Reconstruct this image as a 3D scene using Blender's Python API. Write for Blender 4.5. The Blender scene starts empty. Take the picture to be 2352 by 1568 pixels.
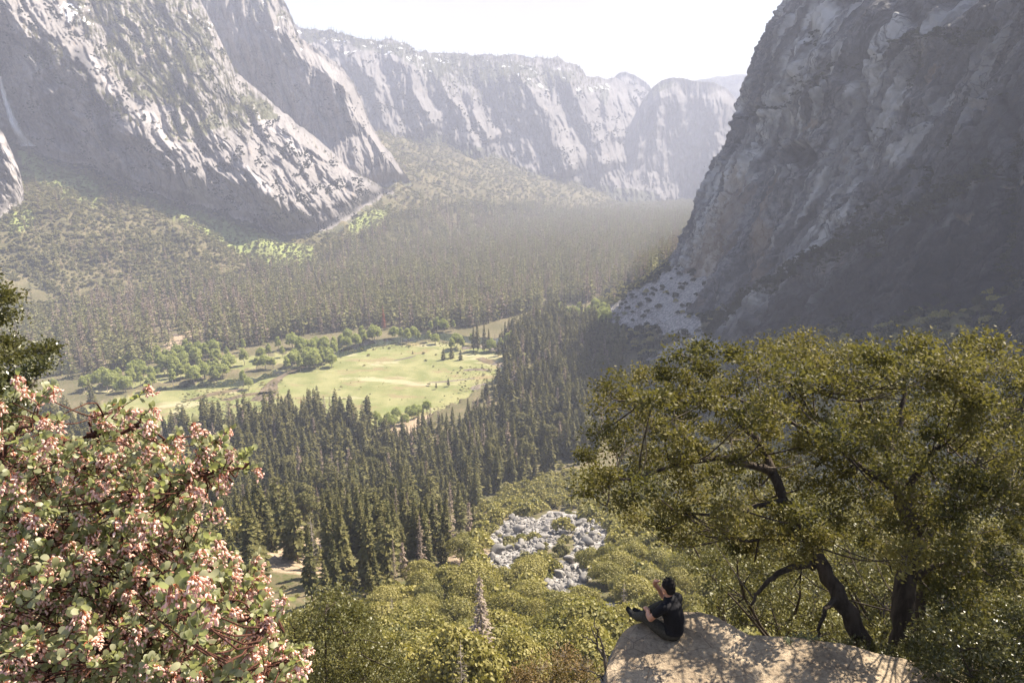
import bpy, math, random
import numpy as np
from mathutils import Vector, Matrix

SC = bpy.context.scene
COL = SC.collection
R = math.radians
rng = np.random.default_rng(7)
random.seed(7)

# ------------------------------------------------------------------ camera frame (photo measured on a 2352 x 1568 grid)
CAMZ = 300.0                      # metres above the valley floor
PITCH = R(15.4)
SP, CP = math.sin(PITCH), math.cos(PITCH)
F = 1568.0
SUN_AZ, SUN_EL = R(54), R(50)     # azimuth to the right of the view direction
SUNV = np.array([math.sin(SUN_AZ)*math.cos(SUN_EL), math.cos(SUN_AZ)*math.cos(SUN_EL), math.sin(SUN_EL)])

def ray(px, py):
    px = np.asarray(px, float); py = np.asarray(py, float)
    cx = (px-1176.0)/F; cy = (784.0-py)/F
    return np.stack([cx, CP+cy*SP, -SP+cy*CP], -1)

def at(px, py, Y):                # world point seen at a pixel, Y metres ahead
    d = ray(px, py)
    t = np.asarray(Y, float)/d[..., 1]
    return d*t[..., None] + np.array([0, 0, CAMZ])

def at_z(px, py, z):              # world point seen at a pixel on the level z
    d = ray(px, py)
    t = (np.asarray(z, float)-CAMZ)/d[..., 2]
    return d*t[..., None] + np.array([0, 0, CAMZ])

def proj(P):
    P = np.asarray(P, float)
    x = P[..., 0]; y = P[..., 1]; z = P[..., 2]-CAMZ
    f = y*CP - z*SP; u = y*SP + z*CP
    f = np.where(np.abs(f) < 1e-6, 1e-6, f)
    return 1176+F*x/f, 784-F*u/f, f

# ------------------------------------------------------------------ noise
_perm = np.random.default_rng(11).permutation(4096).astype(np.int32)
_grad = np.random.default_rng(12).normal(size=(4096, 3)); _grad /= np.linalg.norm(_grad, axis=1)[:, None]
_gx, _gy, _gz = [np.ascontiguousarray(_grad[:, i].astype(np.float32)) for i in range(3)]
def perlin(x, y, z=0.0):
    sh = np.broadcast_shapes(np.shape(x), np.shape(y), np.shape(z))
    def prep(a):
        a = np.asarray(a, np.float64); i = np.floor(a); f = (a-i).astype(np.float32)
        return i.astype(np.int32), f, f*f*f*(f*(f*6-15)+10)
    xi, xf, u = prep(x); yi, yf, v = prep(y); zi, zf, w = prep(z)
    out = np.zeros(sh, np.float32)
    for dx in (0, 1):
        hx = _perm[(xi+dx) & 4095]; wx = u if dx else 1-u; ax = xf-dx
        for dy in (0, 1):
            hy = _perm[(hx+yi+dy) & 4095]; wy = wx*(v if dy else 1-v); ay = yf-dy
            for dz in (0, 1):
                h = _perm[(hy+zi+dz) & 4095]
                d = _gx[h]*ax; d = d+_gy[h]*ay; d = d+_gz[h]*(zf-dz)
                out += d*(wy*(w if dz else 1-w))
    return out*1.6

def fbm(x, y, z=0.0, o=4, gain=.5, lac=2.03):
    a = 1.0; s = 0; f = 1.0
    for i in range(o):
        s = s+a*perlin(x*f+13.7*i, y*f-7.1*i, np.asarray(z)*f+3.3*i); a *= gain; f *= lac
    return s

def ridged(x, y, z=0.0, o=4, gain=.5, lac=2.1):
    a = 1.0; s = 0; f = 1.0
    for i in range(o):
        s = s+a*(1-2*np.abs(perlin(x*f+5.7*i, y*f+9.1*i, np.asarray(z)*f-4.3*i))); a *= gain; f *= lac
    return s

def billow(x, y, z=0.0, o=4, gain=.5, lac=2.1):
    return -ridged(x, y, z, o, gain, lac)

def sstep(a, b, x):
    t = np.clip((np.asarray(x, float)-a)/(b-a), 0, 1); return t*t*(3-2*t)

# ------------------------------------------------------------------ polygons and polylines
def inside(px, py, poly):
    px = np.asarray(px, float); py = np.asarray(py, float)
    r = np.zeros(px.shape, bool)
    n = len(poly)
    for i in range(n):
        x0, y0 = poly[i]; x1, y1 = poly[(i+1) % n]
        if y0 == y1: continue
        c = ((y0 > py) != (y1 > py)) & (px < (x1-x0)*(py-y0)/(y1-y0)+x0)
        r ^= c
    return r

def seg_dist(px, py, line):
    """distance to a polyline, signed side (+ = right of travel in image axes), parameter 0..1"""
    best = np.full(np.shape(px), 1e9); side = np.zeros(np.shape(px)); par = np.zeros(np.shape(px))
    L = [0.0]
    for i in range(len(line)-1):
        L.append(L[-1]+math.hypot(line[i+1][0]-line[i][0], line[i+1][1]-line[i][1]))
    for i in range(len(line)-1):
        ax, ay = line[i]; bx, by = line[i+1]
        dx, dy = bx-ax, by-ay; l2 = dx*dx+dy*dy
        t = np.clip(((px-ax)*dx+(py-ay)*dy)/l2, 0, 1)
        ex = px-(ax+t*dx); ey = py-(ay+t*dy)
        d = np.hypot(ex, ey)
        s = np.sign(dx*ey-dy*ex)
        m = d < best
        best = np.where(m, d, best); side = np.where(m, s, side)
        par = np.where(m, (L[i]+t*math.sqrt(l2))/L[-1], par)
    return best, side, par

def spline(pts, n):
    """Catmull-Rom through points, n samples"""
    P = np.asarray(pts, float)
    Q = np.vstack([2*P[0]-P[1], P, 2*P[-1]-P[-2]])
    t = np.linspace(0, len(P)-1-1e-9, n); i = t.astype(int); f = (t-i)[:, None]
    a, b, c, d = Q[i], Q[i+1], Q[i+2], Q[i+3]
    return .5*((2*b)+(c-a)*f+(2*a-5*b+4*c-d)*f*f+(3*b-a-3*c+d)*f**3)

# ------------------------------------------------------------------ meshes
def mk(name, V, faces, mats=(), attrs=None, smooth=False, midx=None):
    """V (n,3); faces: an (m,k) array or a list of such arrays; attrs: name -> per-vertex float or 3-vector"""
    if isinstance(faces, np.ndarray): faces = [faces]
    faces = [np.asarray(f, np.int32) for f in faces if len(f)]
    V = np.asarray(V, np.float32)
    me = bpy.data.meshes.new(name)
    me.vertices.add(len(V)); me.vertices.foreach_set('co', V.ravel())
    cnt = np.concatenate([np.full(len(f), f.shape[1], np.int32) for f in faces])
    lp = np.concatenate([f.ravel() for f in faces])
    me.loops.add(len(lp)); me.loops.foreach_set('vertex_index', lp)
    st = np.zeros(len(cnt), np.int32); st[1:] = np.cumsum(cnt)[:-1]
    me.polygons.add(len(cnt)); me.polygons.foreach_set('loop_start', st); me.polygons.foreach_set('loop_total', cnt)
    if smooth: me.polygons.foreach_set('use_smooth', np.ones(len(cnt), bool))
    if midx is not None: me.polygons.foreach_set('material_index', np.asarray(midx, np.int32))
    for k, a in (attrs or {}).items():
        a = np.asarray(a, np.float32)
        if a.ndim == 1:
            at_ = me.attributes.new(k, 'FLOAT', 'POINT'); at_.data.foreach_set('value', a)
        else:
            at_ = me.attributes.new(k, 'FLOAT_VECTOR', 'POINT'); at_.data.foreach_set('vector', a.ravel())
    for m in (mats if isinstance(mats, (list, tuple)) else (mats,)): me.materials.append(m)
    me.update(calc_edges=True); me.validate()
    return me

def grid_faces(nu, nv):
    i = np.arange(nu*nv).reshape(nu, nv)
    return np.stack([i[:-1, :-1].ravel(), i[1:, :-1].ravel(), i[1:, 1:].ravel(), i[:-1, 1:].ravel()], -1)

class Bag:
    """collects triangles/quads of one mesh"""
    def __init__(s): s.V = []; s.F = {}; s.n = 0; s.T = []
    def add(s, V, F, tint=0.0):
        V = np.asarray(V, float); F = np.asarray(F, np.int64)
        s.V.append(V); s.F.setdefault(F.shape[1], []).append(F+s.n); s.n += len(V)
        t = np.asarray(tint, float); s.T.append(np.full(len(V), float(t)) if t.ndim == 0 else t)
    def stamp(s, TV, TF, M, L, tint=0.0):
        """copies of a template: M (n,3,3) columns = axes, L (n,3)"""
        TV = np.asarray(TV, float); TF = np.asarray(TF, np.int64); M = np.asarray(M, float); L = np.asarray(L, float)
        n = len(L); k = len(TV)
        V = (np.einsum('nij,kj->nki', M, TV)+L[:, None, :]).reshape(-1, 3)
        Fx = (TF[None]+(np.arange(n)*k)[:, None, None]).reshape(-1, TF.shape[1])
        t = np.asarray(tint, float)
        s.add(V, Fx, np.repeat(np.broadcast_to(t, (n,)), k))
    def tube(s, pts, rad, sides=6, tint=0.0, cap=True):
        P = np.asarray(pts, float); n = len(P)
        rad = np.broadcast_to(np.asarray(rad, float), (n,))
        T = np.gradient(P, axis=0); T /= np.linalg.norm(T, axis=1)[:, None]+1e-12
        ref = np.array([0, 0, 1.0]) if abs(T[0][2]) < .9 else np.array([1.0, 0, 0])
        N = np.cross(T, ref); N /= np.linalg.norm(N, axis=1)[:, None]+1e-12
        for i in range(1, n):
            v = N[i-1]-T[i]*np.dot(N[i-1], T[i]); N[i] = v/(np.linalg.norm(v)+1e-12)
        B = np.cross(T, N)
        a = np.arange(sides)*2*np.pi/sides
        V = P[:, None]+rad[:, None, None]*(np.cos(a)[None, :, None]*N[:, None]+np.sin(a)[None, :, None]*B[:, None])
        i = np.arange(n*sides).reshape(n, sides); j = np.roll(i, -1, axis=1)
        Fq = np.stack([i[:-1].ravel(), j[:-1].ravel(), j[1:].ravel(), i[1:].ravel()], -1)
        s.add(V.reshape(-1, 3), Fq, tint)
        if cap:
            c = s.n; s.add(P[-1:], np.zeros((0, 3), int), tint)
            o = c-sides
            s.F.setdefault(3, []).append(np.array([[o+k, o+(k+1) % sides, c] for k in range(sides)]))
    def mesh(s, name, mat, smooth=False):
        return mk(name, np.vstack(s.V), [np.vstack(f) for f in s.F.values() if len(f)], mat, {'tint': np.concatenate(s.T)}, smooth)

def frames(D, U):
    """orthonormal columns (x=side, y=D, z=normal) from direction D and rough normal U"""
    D = D/(np.linalg.norm(D, axis=-1, keepdims=True)+1e-12)
    S = np.cross(D, U); S /= np.linalg.norm(S, axis=-1, keepdims=True)+1e-12
    N = np.cross(S, D)
    return np.stack([S, D, N], -1)

def unit(n, r=rng):
    v = r.normal(size=(n, 3)); return v/np.linalg.norm(v, axis=1)[:, None]

# ------------------------------------------------------------------ objects
def ob(name, mesh, parent=None, loc=None):
    o = bpy.data.objects.new(name, mesh); COL.objects.link(o)
    if parent is not None: o.parent = parent
    if loc is not None: o.location = loc
    return o
def empty(name, loc=(0, 0, 0)):
    o = bpy.data.objects.new(name, None); COL.objects.link(o); o.location = loc; o.empty_display_size = .2
    return o
def tag(o, label=None, cat=None, group=None, kind=None):
    if label: o['label'] = label
    if cat: o['category'] = cat
    if group: o['group'] = group
    if kind: o['kind'] = kind
    return o
def copy_tree(o, parent=None):
    kids = list(o.children)
    c = o.copy(); COL.objects.link(c)
    if parent is not None: c.parent = parent
    for k in kids: copy_tree(k, c)
    return c

def scatter(name, pts, rot, scl, var, protos, label, cat):
    """many small plants or stones nobody could count: ONE object that instances meshes on its own points"""
    pts = np.asarray(pts, np.float32); n = len(pts)
    me = bpy.data.meshes.new(name); me.vertices.add(n); me.vertices.foreach_set('co', pts.ravel())
    a = me.attributes.new('irot', 'FLOAT_VECTOR', 'POINT'); a.data.foreach_set('vector', np.asarray(rot, np.float32).ravel())
    scl = np.asarray(scl, np.float32)
    if scl.ndim == 1: scl = np.repeat(scl[:, None], 3, 1)
    a = me.attributes.new('iscl', 'FLOAT_VECTOR', 'POINT'); a.data.foreach_set('vector', scl.astype(np.float32).ravel())
    a = me.attributes.new('ivar', 'INT', 'POINT'); a.data.foreach_set('value', np.asarray(var, np.int32))
    o = ob(name, me); tag(o, label, cat, None, 'stuff')
    ng = bpy.data.node_groups.new(name+'_scatter', 'GeometryNodeTree')
    ng.interface.new_socket('Geometry', in_out='INPUT', socket_type='NodeSocketGeometry')
    ng.interface.new_socket('Geometry', in_out='OUTPUT', socket_type='NodeSocketGeometry')
    N = ng.nodes; L = ng.links
    gi = N.new('NodeGroupInput'); go = N.new('NodeGroupOutput')
    join = N.new('GeometryNodeJoinGeometry')
    for p in reversed(protos):        # the join lists its last link first
        po = bpy.data.objects.new(name+'_source', p)
        oi = N.new('GeometryNodeObjectInfo'); oi.inputs['Object'].default_value = po; oi.inputs['As Instance'].default_value = False
        g2 = N.new('GeometryNodeGeometryToInstance')
        L.new(oi.outputs['Geometry'], g2.inputs[0]); L.new(g2.outputs[0], join.inputs[0])
    iop = N.new('GeometryNodeInstanceOnPoints'); iop.inputs['Pick Instance'].default_value = True
    def attr(nm, t):
        k = N.new('GeometryNodeInputNamedAttribute'); k.data_type = t; k.inputs['Name'].default_value = nm; return k.outputs['Attribute']
    e2r = N.new('FunctionNodeEulerToRotation')
    L.new(gi.outputs[0], iop.inputs['Points']); L.new(join.outputs[0], iop.inputs['Instance'])
    L.new(attr('ivar', 'INT'), iop.inputs['Instance Index'])
    L.new(attr('irot', 'FLOAT_VECTOR'), e2r.inputs[0]); L.new(e2r.outputs[0], iop.inputs['Rotation'])
    L.new(attr('iscl', 'FLOAT_VECTOR'), iop.inputs['Scale'])
    L.new(iop.outputs[0], go.inputs[0])
    md = o.modifiers.new('scatter', 'NODES'); md.node_group = ng
    return o

# ------------------------------------------------------------------ materials
class NT:
    def __init__(s, name):
        s.m = bpy.data.materials.new(name); s.m.use_nodes = True
        s.t = s.m.node_tree; s.t.nodes.clear()
        s.out = s.t.nodes.new('ShaderNodeOutputMaterial')
    def n(s, typ, **kw):
        k = s.t.nodes.new(typ)
        for a, b in kw.items():
            if a == 'ins':
                for i, v in b.items(): s.set(k, i, v)
            else: setattr(k, a, b)
        return k
    def set(s, node, i, v):
        sk = node.inputs[i]
        if isinstance(v, bpy.types.NodeSocket): s.t.links.new(v, sk)
        else: sk.default_value = v
    def pos(s): return s.n('ShaderNodeNewGeometry').outputs['Position']
    def attr(s, nm, vec=False):
        k = s.n('ShaderNodeAttribute', attribute_name=nm); return k.outputs['Vector' if vec else 'Fac']
    def rand(s): return s.n('ShaderNodeObjectInfo').outputs['Random']
    def scale(s, v, sc):
        k = s.n('ShaderNodeMapping'); s.set(k, 'Vector', v); k.inputs['Scale'].default_value = sc; return k.outputs[0]
    def noise(s, v, sc, det=4, rough=.55, dist=0):
        k = s.n('ShaderNodeTexNoise'); s.set(k, 'Vector', v)
        k.inputs['Scale'].default_value = sc; k.inputs['Detail'].default_value = det; k.inputs['Roughness'].default_value = rough; k.inputs['Distortion'].default_value = dist
        return k.outputs['Fac']
    def voro(s, v, sc, feat='F1'):
        k = s.n('ShaderNodeTexVoronoi', feature=feat); s.set(k, 'Vector', v); k.inputs['Scale'].default_value = sc; return k.outputs['Distance']
    def ramp(s, f, stops):
        k = s.n('ShaderNodeValToRGB'); s.set(k, 'Fac', f)
        e = k.color_ramp.elements
        while len(e) < len(stops): e.new(.5)
        for el, (p, c) in zip(e, stops):
            el.position = p; el.color = (*c, 1) if hasattr(c, '__len__') else (c, c, c, 1)
        return k.outputs['Color']
    def rr(s, f, a, b, lo=0.0, hi=1.0):
        k = s.n('ShaderNodeMapRange', clamp=True, interpolation_type='SMOOTHSTEP'); s.set(k, 0, f)
        for i, v in zip((1, 2, 3, 4), (a, b, lo, hi)): k.inputs[i].default_value = v
        return k.outputs[0]
    def math(s, op, a, b=0.0):
        k = s.n('ShaderNodeMath', operation=op); s.set(k, 0, a); s.set(k, 1, b); return k.outputs[0]
    def mix(s, f, a, b, mode='MIX'):
        k = s.n('ShaderNodeMix', data_type='RGBA', blend_type=mode); s.set(k, 0, f)
        for i, v in ((6, a), (7, b)):
            s.set(k, i, v if isinstance(v, bpy.types.NodeSocket) else ((*v, 1) if hasattr(v, '__len__') else (v, v, v, 1)))
        return k.outputs[2]
    def bump(s, h, dist, strength=1.0, normal=None):
        k = s.n('ShaderNodeBump'); s.set(k, 'Height', h); k.inputs['Distance'].default_value = dist; k.inputs['Strength'].default_value = strength
        if normal is not None: s.set(k, 'Normal', normal)
        return k.outputs[0]
    def bsdf(s, col, rough=.8, spec=.3, normal=None):
        k = s.n('ShaderNodeBsdfPrincipled')
        s.set(k, 'Base Color', col if isinstance(col, bpy.types.NodeSocket) else (*col, 1)); s.set(k, 'Roughness', rough)
        k.inputs['Specular IOR Level'].default_value = spec
        if normal is not None: s.set(k, 'Normal', normal)
        return k
    def done(s, sh):
        s.t.links.new(sh if isinstance(sh, bpy.types.NodeSocket) else sh.outputs[0], s.out.inputs['Surface']); return s.m

def leaf_mat(name, c0, c1, c2=None, rough=.6, spec=.3, trans=.35, tcol=None):
    """foliage: colour varies between plants and between leaves, thin leaves pass some light"""
    k = NT(name)
    r = k.rand(); t = k.attr('tint')
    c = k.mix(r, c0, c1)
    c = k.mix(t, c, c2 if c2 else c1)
    b = k.bsdf(c, rough, spec)
    tr = k.n('ShaderNodeBsdfTranslucent')
    k.set(tr, 0, k.mix(.6, c, tcol if tcol else (c1[0]*1.6, c1[1]*1.7, c1[2]*.9)))
    ms = k.n('ShaderNodeMixShader'); ms.inputs[0].default_value = trans
    k.t.links.new(b.outputs[0], ms.inputs[1]); k.t.links.new(tr.outputs[0], ms.inputs[2])
    return k.done(ms)

def bark_mat(name, c0, c1, sc=6.0):
    k = NT(name); p = k.n('ShaderNodeTexCoord').outputs['Object']
    n = k.noise(k.scale(p, (1, 1, .25)), sc, 5, .65)
    c = k.mix(k.rr(n, .35, .65), c0, c1)
    return k.done(k.bsdf(c, .9, .1, k.bump(n, .05)))
# ------------------------------------------------------------------ terrain heights
NEAR_Y = [-200, -30, -2, 2.5, 5, 9, 13, 20, 40, 60, 120, 237, 330, 430, 520, 600, 700, 800, 900, 1100]
NEAR_Z = [330, 304, 298.2, 297, 292.5, 290.5, 284, 276, 258, 243, 199, 152, 105, 60, 30, 14, 4, -3, -20, -60]
FOOT_L = [(-1900, 300), (-1250, 800), (-897, 1158), (-515, 1675), (-251, 2240), (260, 3333), (900, 4700), (3000, 8600)]
FOOT_R = [(120, -400), (112, 500), (110, 650), (116, 769), (112, 900), (112, 1221), (215, 1500), (480, 2000), (1000, 2900), (2600, 5200), (5000, 8600)]

# regions of the ground, outlined where they lie on the valley floor and hillside
PG_SAND = [[(880, 965), (905, 945), (960, 935), (985, 950), (975, 985), (930, 1010), (885, 1000)],
           [(615, 1270), (640, 1240), (690, 1205), (745, 1215), (735, 1290), (760, 1350), (700, 1370), (630, 1340)],
           [(375, 800), (395, 770), (440, 760), (455, 775), (420, 800), (395, 820), (350, 830)],
           [(1010, 1310), (1050, 1255), (1110, 1230), (1130, 1290), (1080, 1325)]]
PG_BOULDS = [[(1035, 1322), (1048, 1296), (1110, 1278), (1165, 1252), (1215, 1205), (1280, 1162), (1345, 1172), (1352, 1205), (1300, 1235), (1250, 1268), (1190, 1300), (1110, 1330)],
             [(1325, 1210), (1400, 1195), (1405, 1250), (1372, 1300), (1335, 1348), (1275, 1378), (1222, 1362), (1262, 1330), (1300, 1290), (1318, 1250)], [(1360, 1400), (1420, 1390), (1430, 1420), (1380, 1430)], [(1120, 1240), (1150, 1205), (1190, 1185), (1230, 1190), (1180, 1240), (1130, 1262)]]
def in_b(px, py):
    wx = px+9*fbm(px/24, py/16, 5, 3); wy = py+7*fbm(px/24, py/16, 9, 3)
    return np.logical_or.reduce([inside(wx, wy, p) for p in PG_BOULDS])
PG_SCREE = [[(1392, 715), (1440, 675), (1510, 640), (1580, 590), (1640, 585), (1640, 650), (1620, 710), (1600, 775), (1525, 770), (1490, 750), (1440, 755), (1400, 745)],
            [(1470, 835), (1530, 800), (1600, 762), (1680, 730), (1730, 715), (1720, 740), (1690, 800), (1600, 815), (1520, 828)]]
PG_LIGHT = [[(640, 620), (500, 555), (400, 500), (300, 450), (400, 478), (520, 505), (640, 545), (720, 570), (720, 615)],
            [(40, 340), (100, 365), (200, 405), (240, 440), (230, 480), (150, 450), (90, 420), (55, 410)], [(20, 490), (70, 470), (80, 520), (20, 540)], [(800, 500), (900, 470), (880, 520), (800, 540)]]

def smax(*zs, k=9.0):
    m = np.maximum.reduce(zs)
    return m+k*np.log(sum(np.exp(np.clip((z-m)/k, -60, 0)) for z in zs))

def T(x, y):
    x = np.asarray(x, float); y = np.asarray(y, float)
    near = np.interp(y+np.clip(np.abs(x)-30, 0, 1e9)*-.02, NEAR_Y, NEAR_Z)
    dl, sl, _ = seg_dist(x, y, FOOT_L); dl = np.where(sl > 0, dl, -dl)
    # travel is up-right in plan (y up): left of it is uphill
    left = np.where(dl > 0, .52*np.clip(dl, 0, 1000)-.00012*np.clip(dl, 0, 1000)**2, .9*dl)
    dr, sr, _ = seg_dist(x, y, FOOT_R); dr = np.where(sr > 0, dr, -dr)
    right = np.where(dr < 0, -.62*dr, -.9*dr)
    z = np.where(y < 100, near, smax(near, left, right, np.zeros_like(x)))
    ug = x*.5+y*.86
    z = z+sstep(15, 90, left)*sstep(900, 1200, y)*15*(ridged(ug/150+.3*perlin(dl/200, ug/300), dl/700, 3.1, 3)-.5)
    amp = sstep(2, 60, z)*sstep(30, 200, y)
    z = z+amp*(6*fbm(x/90, y/90, 1.3, 3)+1.5*fbm(x/17, y/17, 4.4, 3))+sstep(3, 30, z)*sstep(900, 2000, y)*14*fbm(x/330, y/330, 7, 3)
    z = z+np.where(y < 120, .5*fbm(x/5, y/5, 2, 3)*sstep(6, 14, np.hypot(x, y-6)), 0)
    # shoulder that carries the tree and the ledge
    g = np.exp(-((x-6.5)/4.0)**2-((y-8.6)/2.4)**2)
    z = np.where(y < 60, z+g*np.clip(292.55-z, 0, 9), z)
    return z

GA = np.linspace(R(-50), R(50), 760)
GR = np.concatenate([np.geomspace(1.5, 300, 240), np.geomspace(301, 1700, 460), np.geomspace(1710, 9500, 170)])
_A, _RR = np.meshgrid(GA, GR, indexing='ij')
GX_, GY_ = _RR*np.sin(_A), _RR*np.cos(_A)
GZ_ = T(GX_, GY_)
GT_ = (GZ_-CAMZ)/_RR              # tangent of the elevation of every ground point
GM_ = np.maximum.accumulate(np.where(_RR < 14, -9, GT_), axis=1)

def ground_at(px, py, exact=True):
    """first hit of the sight line with the terrain (past the ledge)"""
    px = np.atleast_1d(np.asarray(px, float)); py = np.atleast_1d(np.asarray(py, float))
    d = ray(px, py); hz = np.hypot(d[:, 0], d[:, 1]); e = d[:, 2]/hz
    fa = np.clip((np.arctan2(d[:, 0], d[:, 1])-GA[0])/(GA[1]-GA[0]), 0, len(GA)-1); ia = np.round(fa).astype(int)
    n = len(px); r = np.zeros(n); ok = np.ones(n, bool)
    for a in np.unique(ia):
        m = ia == a; row = GM_[a]; k = np.searchsorted(row, e[m])
        ok[m] = k < len(GR); k = np.clip(k, 1, len(GR)-1)
        t0, t1 = row[k-1], row[k]; f = np.clip((e[m]-t0)/(t1-t0+1e-12), 0, 1)
        r[m] = GR[k-1]+(GR[k]-GR[k-1])*f
    x = d[:, 0]/hz*r; y = d[:, 1]/hz*r
    z = T(x, y) if exact else CAMZ+e*r
    return np.stack([x, y, z], -1), ok

# ------------------------------------------------------------------ rock materials
def rock_mat(name, base, dark, warm, green, s=1.0, snow=False, streak=.5, bump=.9, con=1.0):
    k = NT(name)
    P = k.pos(); U = k.attr('wall', True)
    big = k.noise(k.scale(U, (1, .35, 1)), 2.2*s, 6, .62, .3)
    st = k.noise(k.scale(U, (9, .55, 1)), 2.0*s, 5, .6, .2)
    fine = k.noise(P, .16, 9, .72)
    c = k.mix(k.rr(big, .38, .62), base, tuple((1-.5*con)*a for a in base))
    c = k.mix(k.math('MULTIPLY', k.rr(st, .52, .72), streak), c, dark)
    c = k.mix(k.math('MULTIPLY', k.rr(k.noise(k.scale(U, (2.5, .8, 1)), 3.1*s, 4, .6), .58, .72), .55), c, warm)
    c = k.mix(k.rr(fine, .42, .62, 0, .6*con), c, tuple(.35*a for a in base))
    c = k.mix(k.rr(k.noise(k.scale(U, (26, 3, 1)), 2.0*s, 4, .6), .56, .68, 0, .5*con), c, tuple(.3*a for a in base))
    wv = k.n('ShaderNodeVectorMath', operation='ADD'); k.set(wv, 0, U); dn = k.n('ShaderNodeTexNoise'); k.set(dn, 'Vector', U); dn.inputs['Scale'].default_value = 3.0; dn.inputs['Detail'].default_value = 3; dv = k.n('ShaderNodeVectorMath', operation='SCALE'); k.set(dv, 0, dn.outputs['Color']); dv.inputs['Scale'].default_value = .35; k.set(wv, 1, dv.outputs[0]); UW = wv.outputs[0]
    j1 = k.rr(k.voro(k.scale(UW, (2.6, .8, .0)), 2.4*s, 'DISTANCE_TO_EDGE'), .0, .05, 1, 0); j2 = k.rr(k.voro(k.scale(UW, (2.2, .9, .0)), 8.0*s, 'DISTANCE_TO_EDGE'), .0, .07, 1, 0)
    jg = k.rr(k.noise(UW, 1.6, 3), .42, .6)
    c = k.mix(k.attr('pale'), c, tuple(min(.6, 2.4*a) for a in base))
    c = k.mix(k.math('MULTIPLY', k.math('MAXIMUM', k.math('MULTIPLY', j1, .85), k.math('MULTIPLY', j2, .6)), k.math('MULTIPLY', jg, .9*con)), c, tuple(.15*a for a in base))
    c = k.mix(k.attr('stain_shade'), c, (.022, .023, .028))
    c = k.mix(k.attr('ochre'), c, warm)
    nz = k.n('ShaderNodeSeparateXYZ', ins={0: k.n('ShaderNodeNewGeometry').outputs['Normal']}).outputs[2]
    vn = k.noise(P, .05, 6, .7)
    v = k.math('ADD', k.math('ADD', k.rr(nz, .45, .85, 0, .34), k.attr('veg')), k.math('MULTIPLY', k.math('SUBTRACT', vn, .5), 1.1))
    c = k.mix(k.rr(v, .3, .45), c, k.mix(k.rr(k.noise(P, .11, 3), .4, .6), green, tuple(.5*a for a in green)))
    if snow:
        sn = k.noise(P, .012, 7, .66)
        w = k.math('ADD', k.math('MULTIPLY', k.math('SUBTRACT', sn, .5), 1.3), k.math('ADD', k.attr('snow'), k.rr(nz, .3, .8, -.12, .1)))
        c = k.mix(k.rr(w, .5, .56), c, (.86, .87, .9))
    h = k.math('ADD', k.math('MULTIPLY', k.noise(k.scale(U, (2.2, .8, 1)), 7*s, 8, .68), 1.6), k.noise(P, .22, 8, .7))
    return k.done(k.bsdf(c, .88, .2, k.bump(h, 7.0, bump)))

# ------------------------------------------------------------------ thin plate spline for depths
class TPS:
    def __init__(s, pts):
        s.P = np.array([(p[0], p[1]) for p in pts], float)/500; v = np.array([p[2] for p in pts], float)
        n = len(v); K = s.k(s.P); A = np.zeros((n+3, n+3)); A[:n, :n] = K+1e-3*np.eye(n)
        A[:n, n] = A[n, :n] = 1; A[:n, n+1:] = s.P; A[n+1:, :n] = s.P.T
        s.w = np.linalg.solve(A, np.concatenate([v, np.zeros(3)]))
    def k(s, Q):
        r2 = ((Q[:, None]-s.P[None])**2).sum(-1); return r2*np.log(r2+1e-12)*.5
    def __call__(s, x, y):
        sh = np.shape(x); Q = np.stack([np.ravel(x), np.ravel(y)], -1)/500
        n = len(s.P); out = np.empty(len(Q))
        for i in range(0, len(Q), 100000):
            q = Q[i:i+100000]; out[i:i+100000] = s.k(q)@s.w[:n]+s.w[n]+q@s.w[n+1:]
        return out.reshape(sh)

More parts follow.
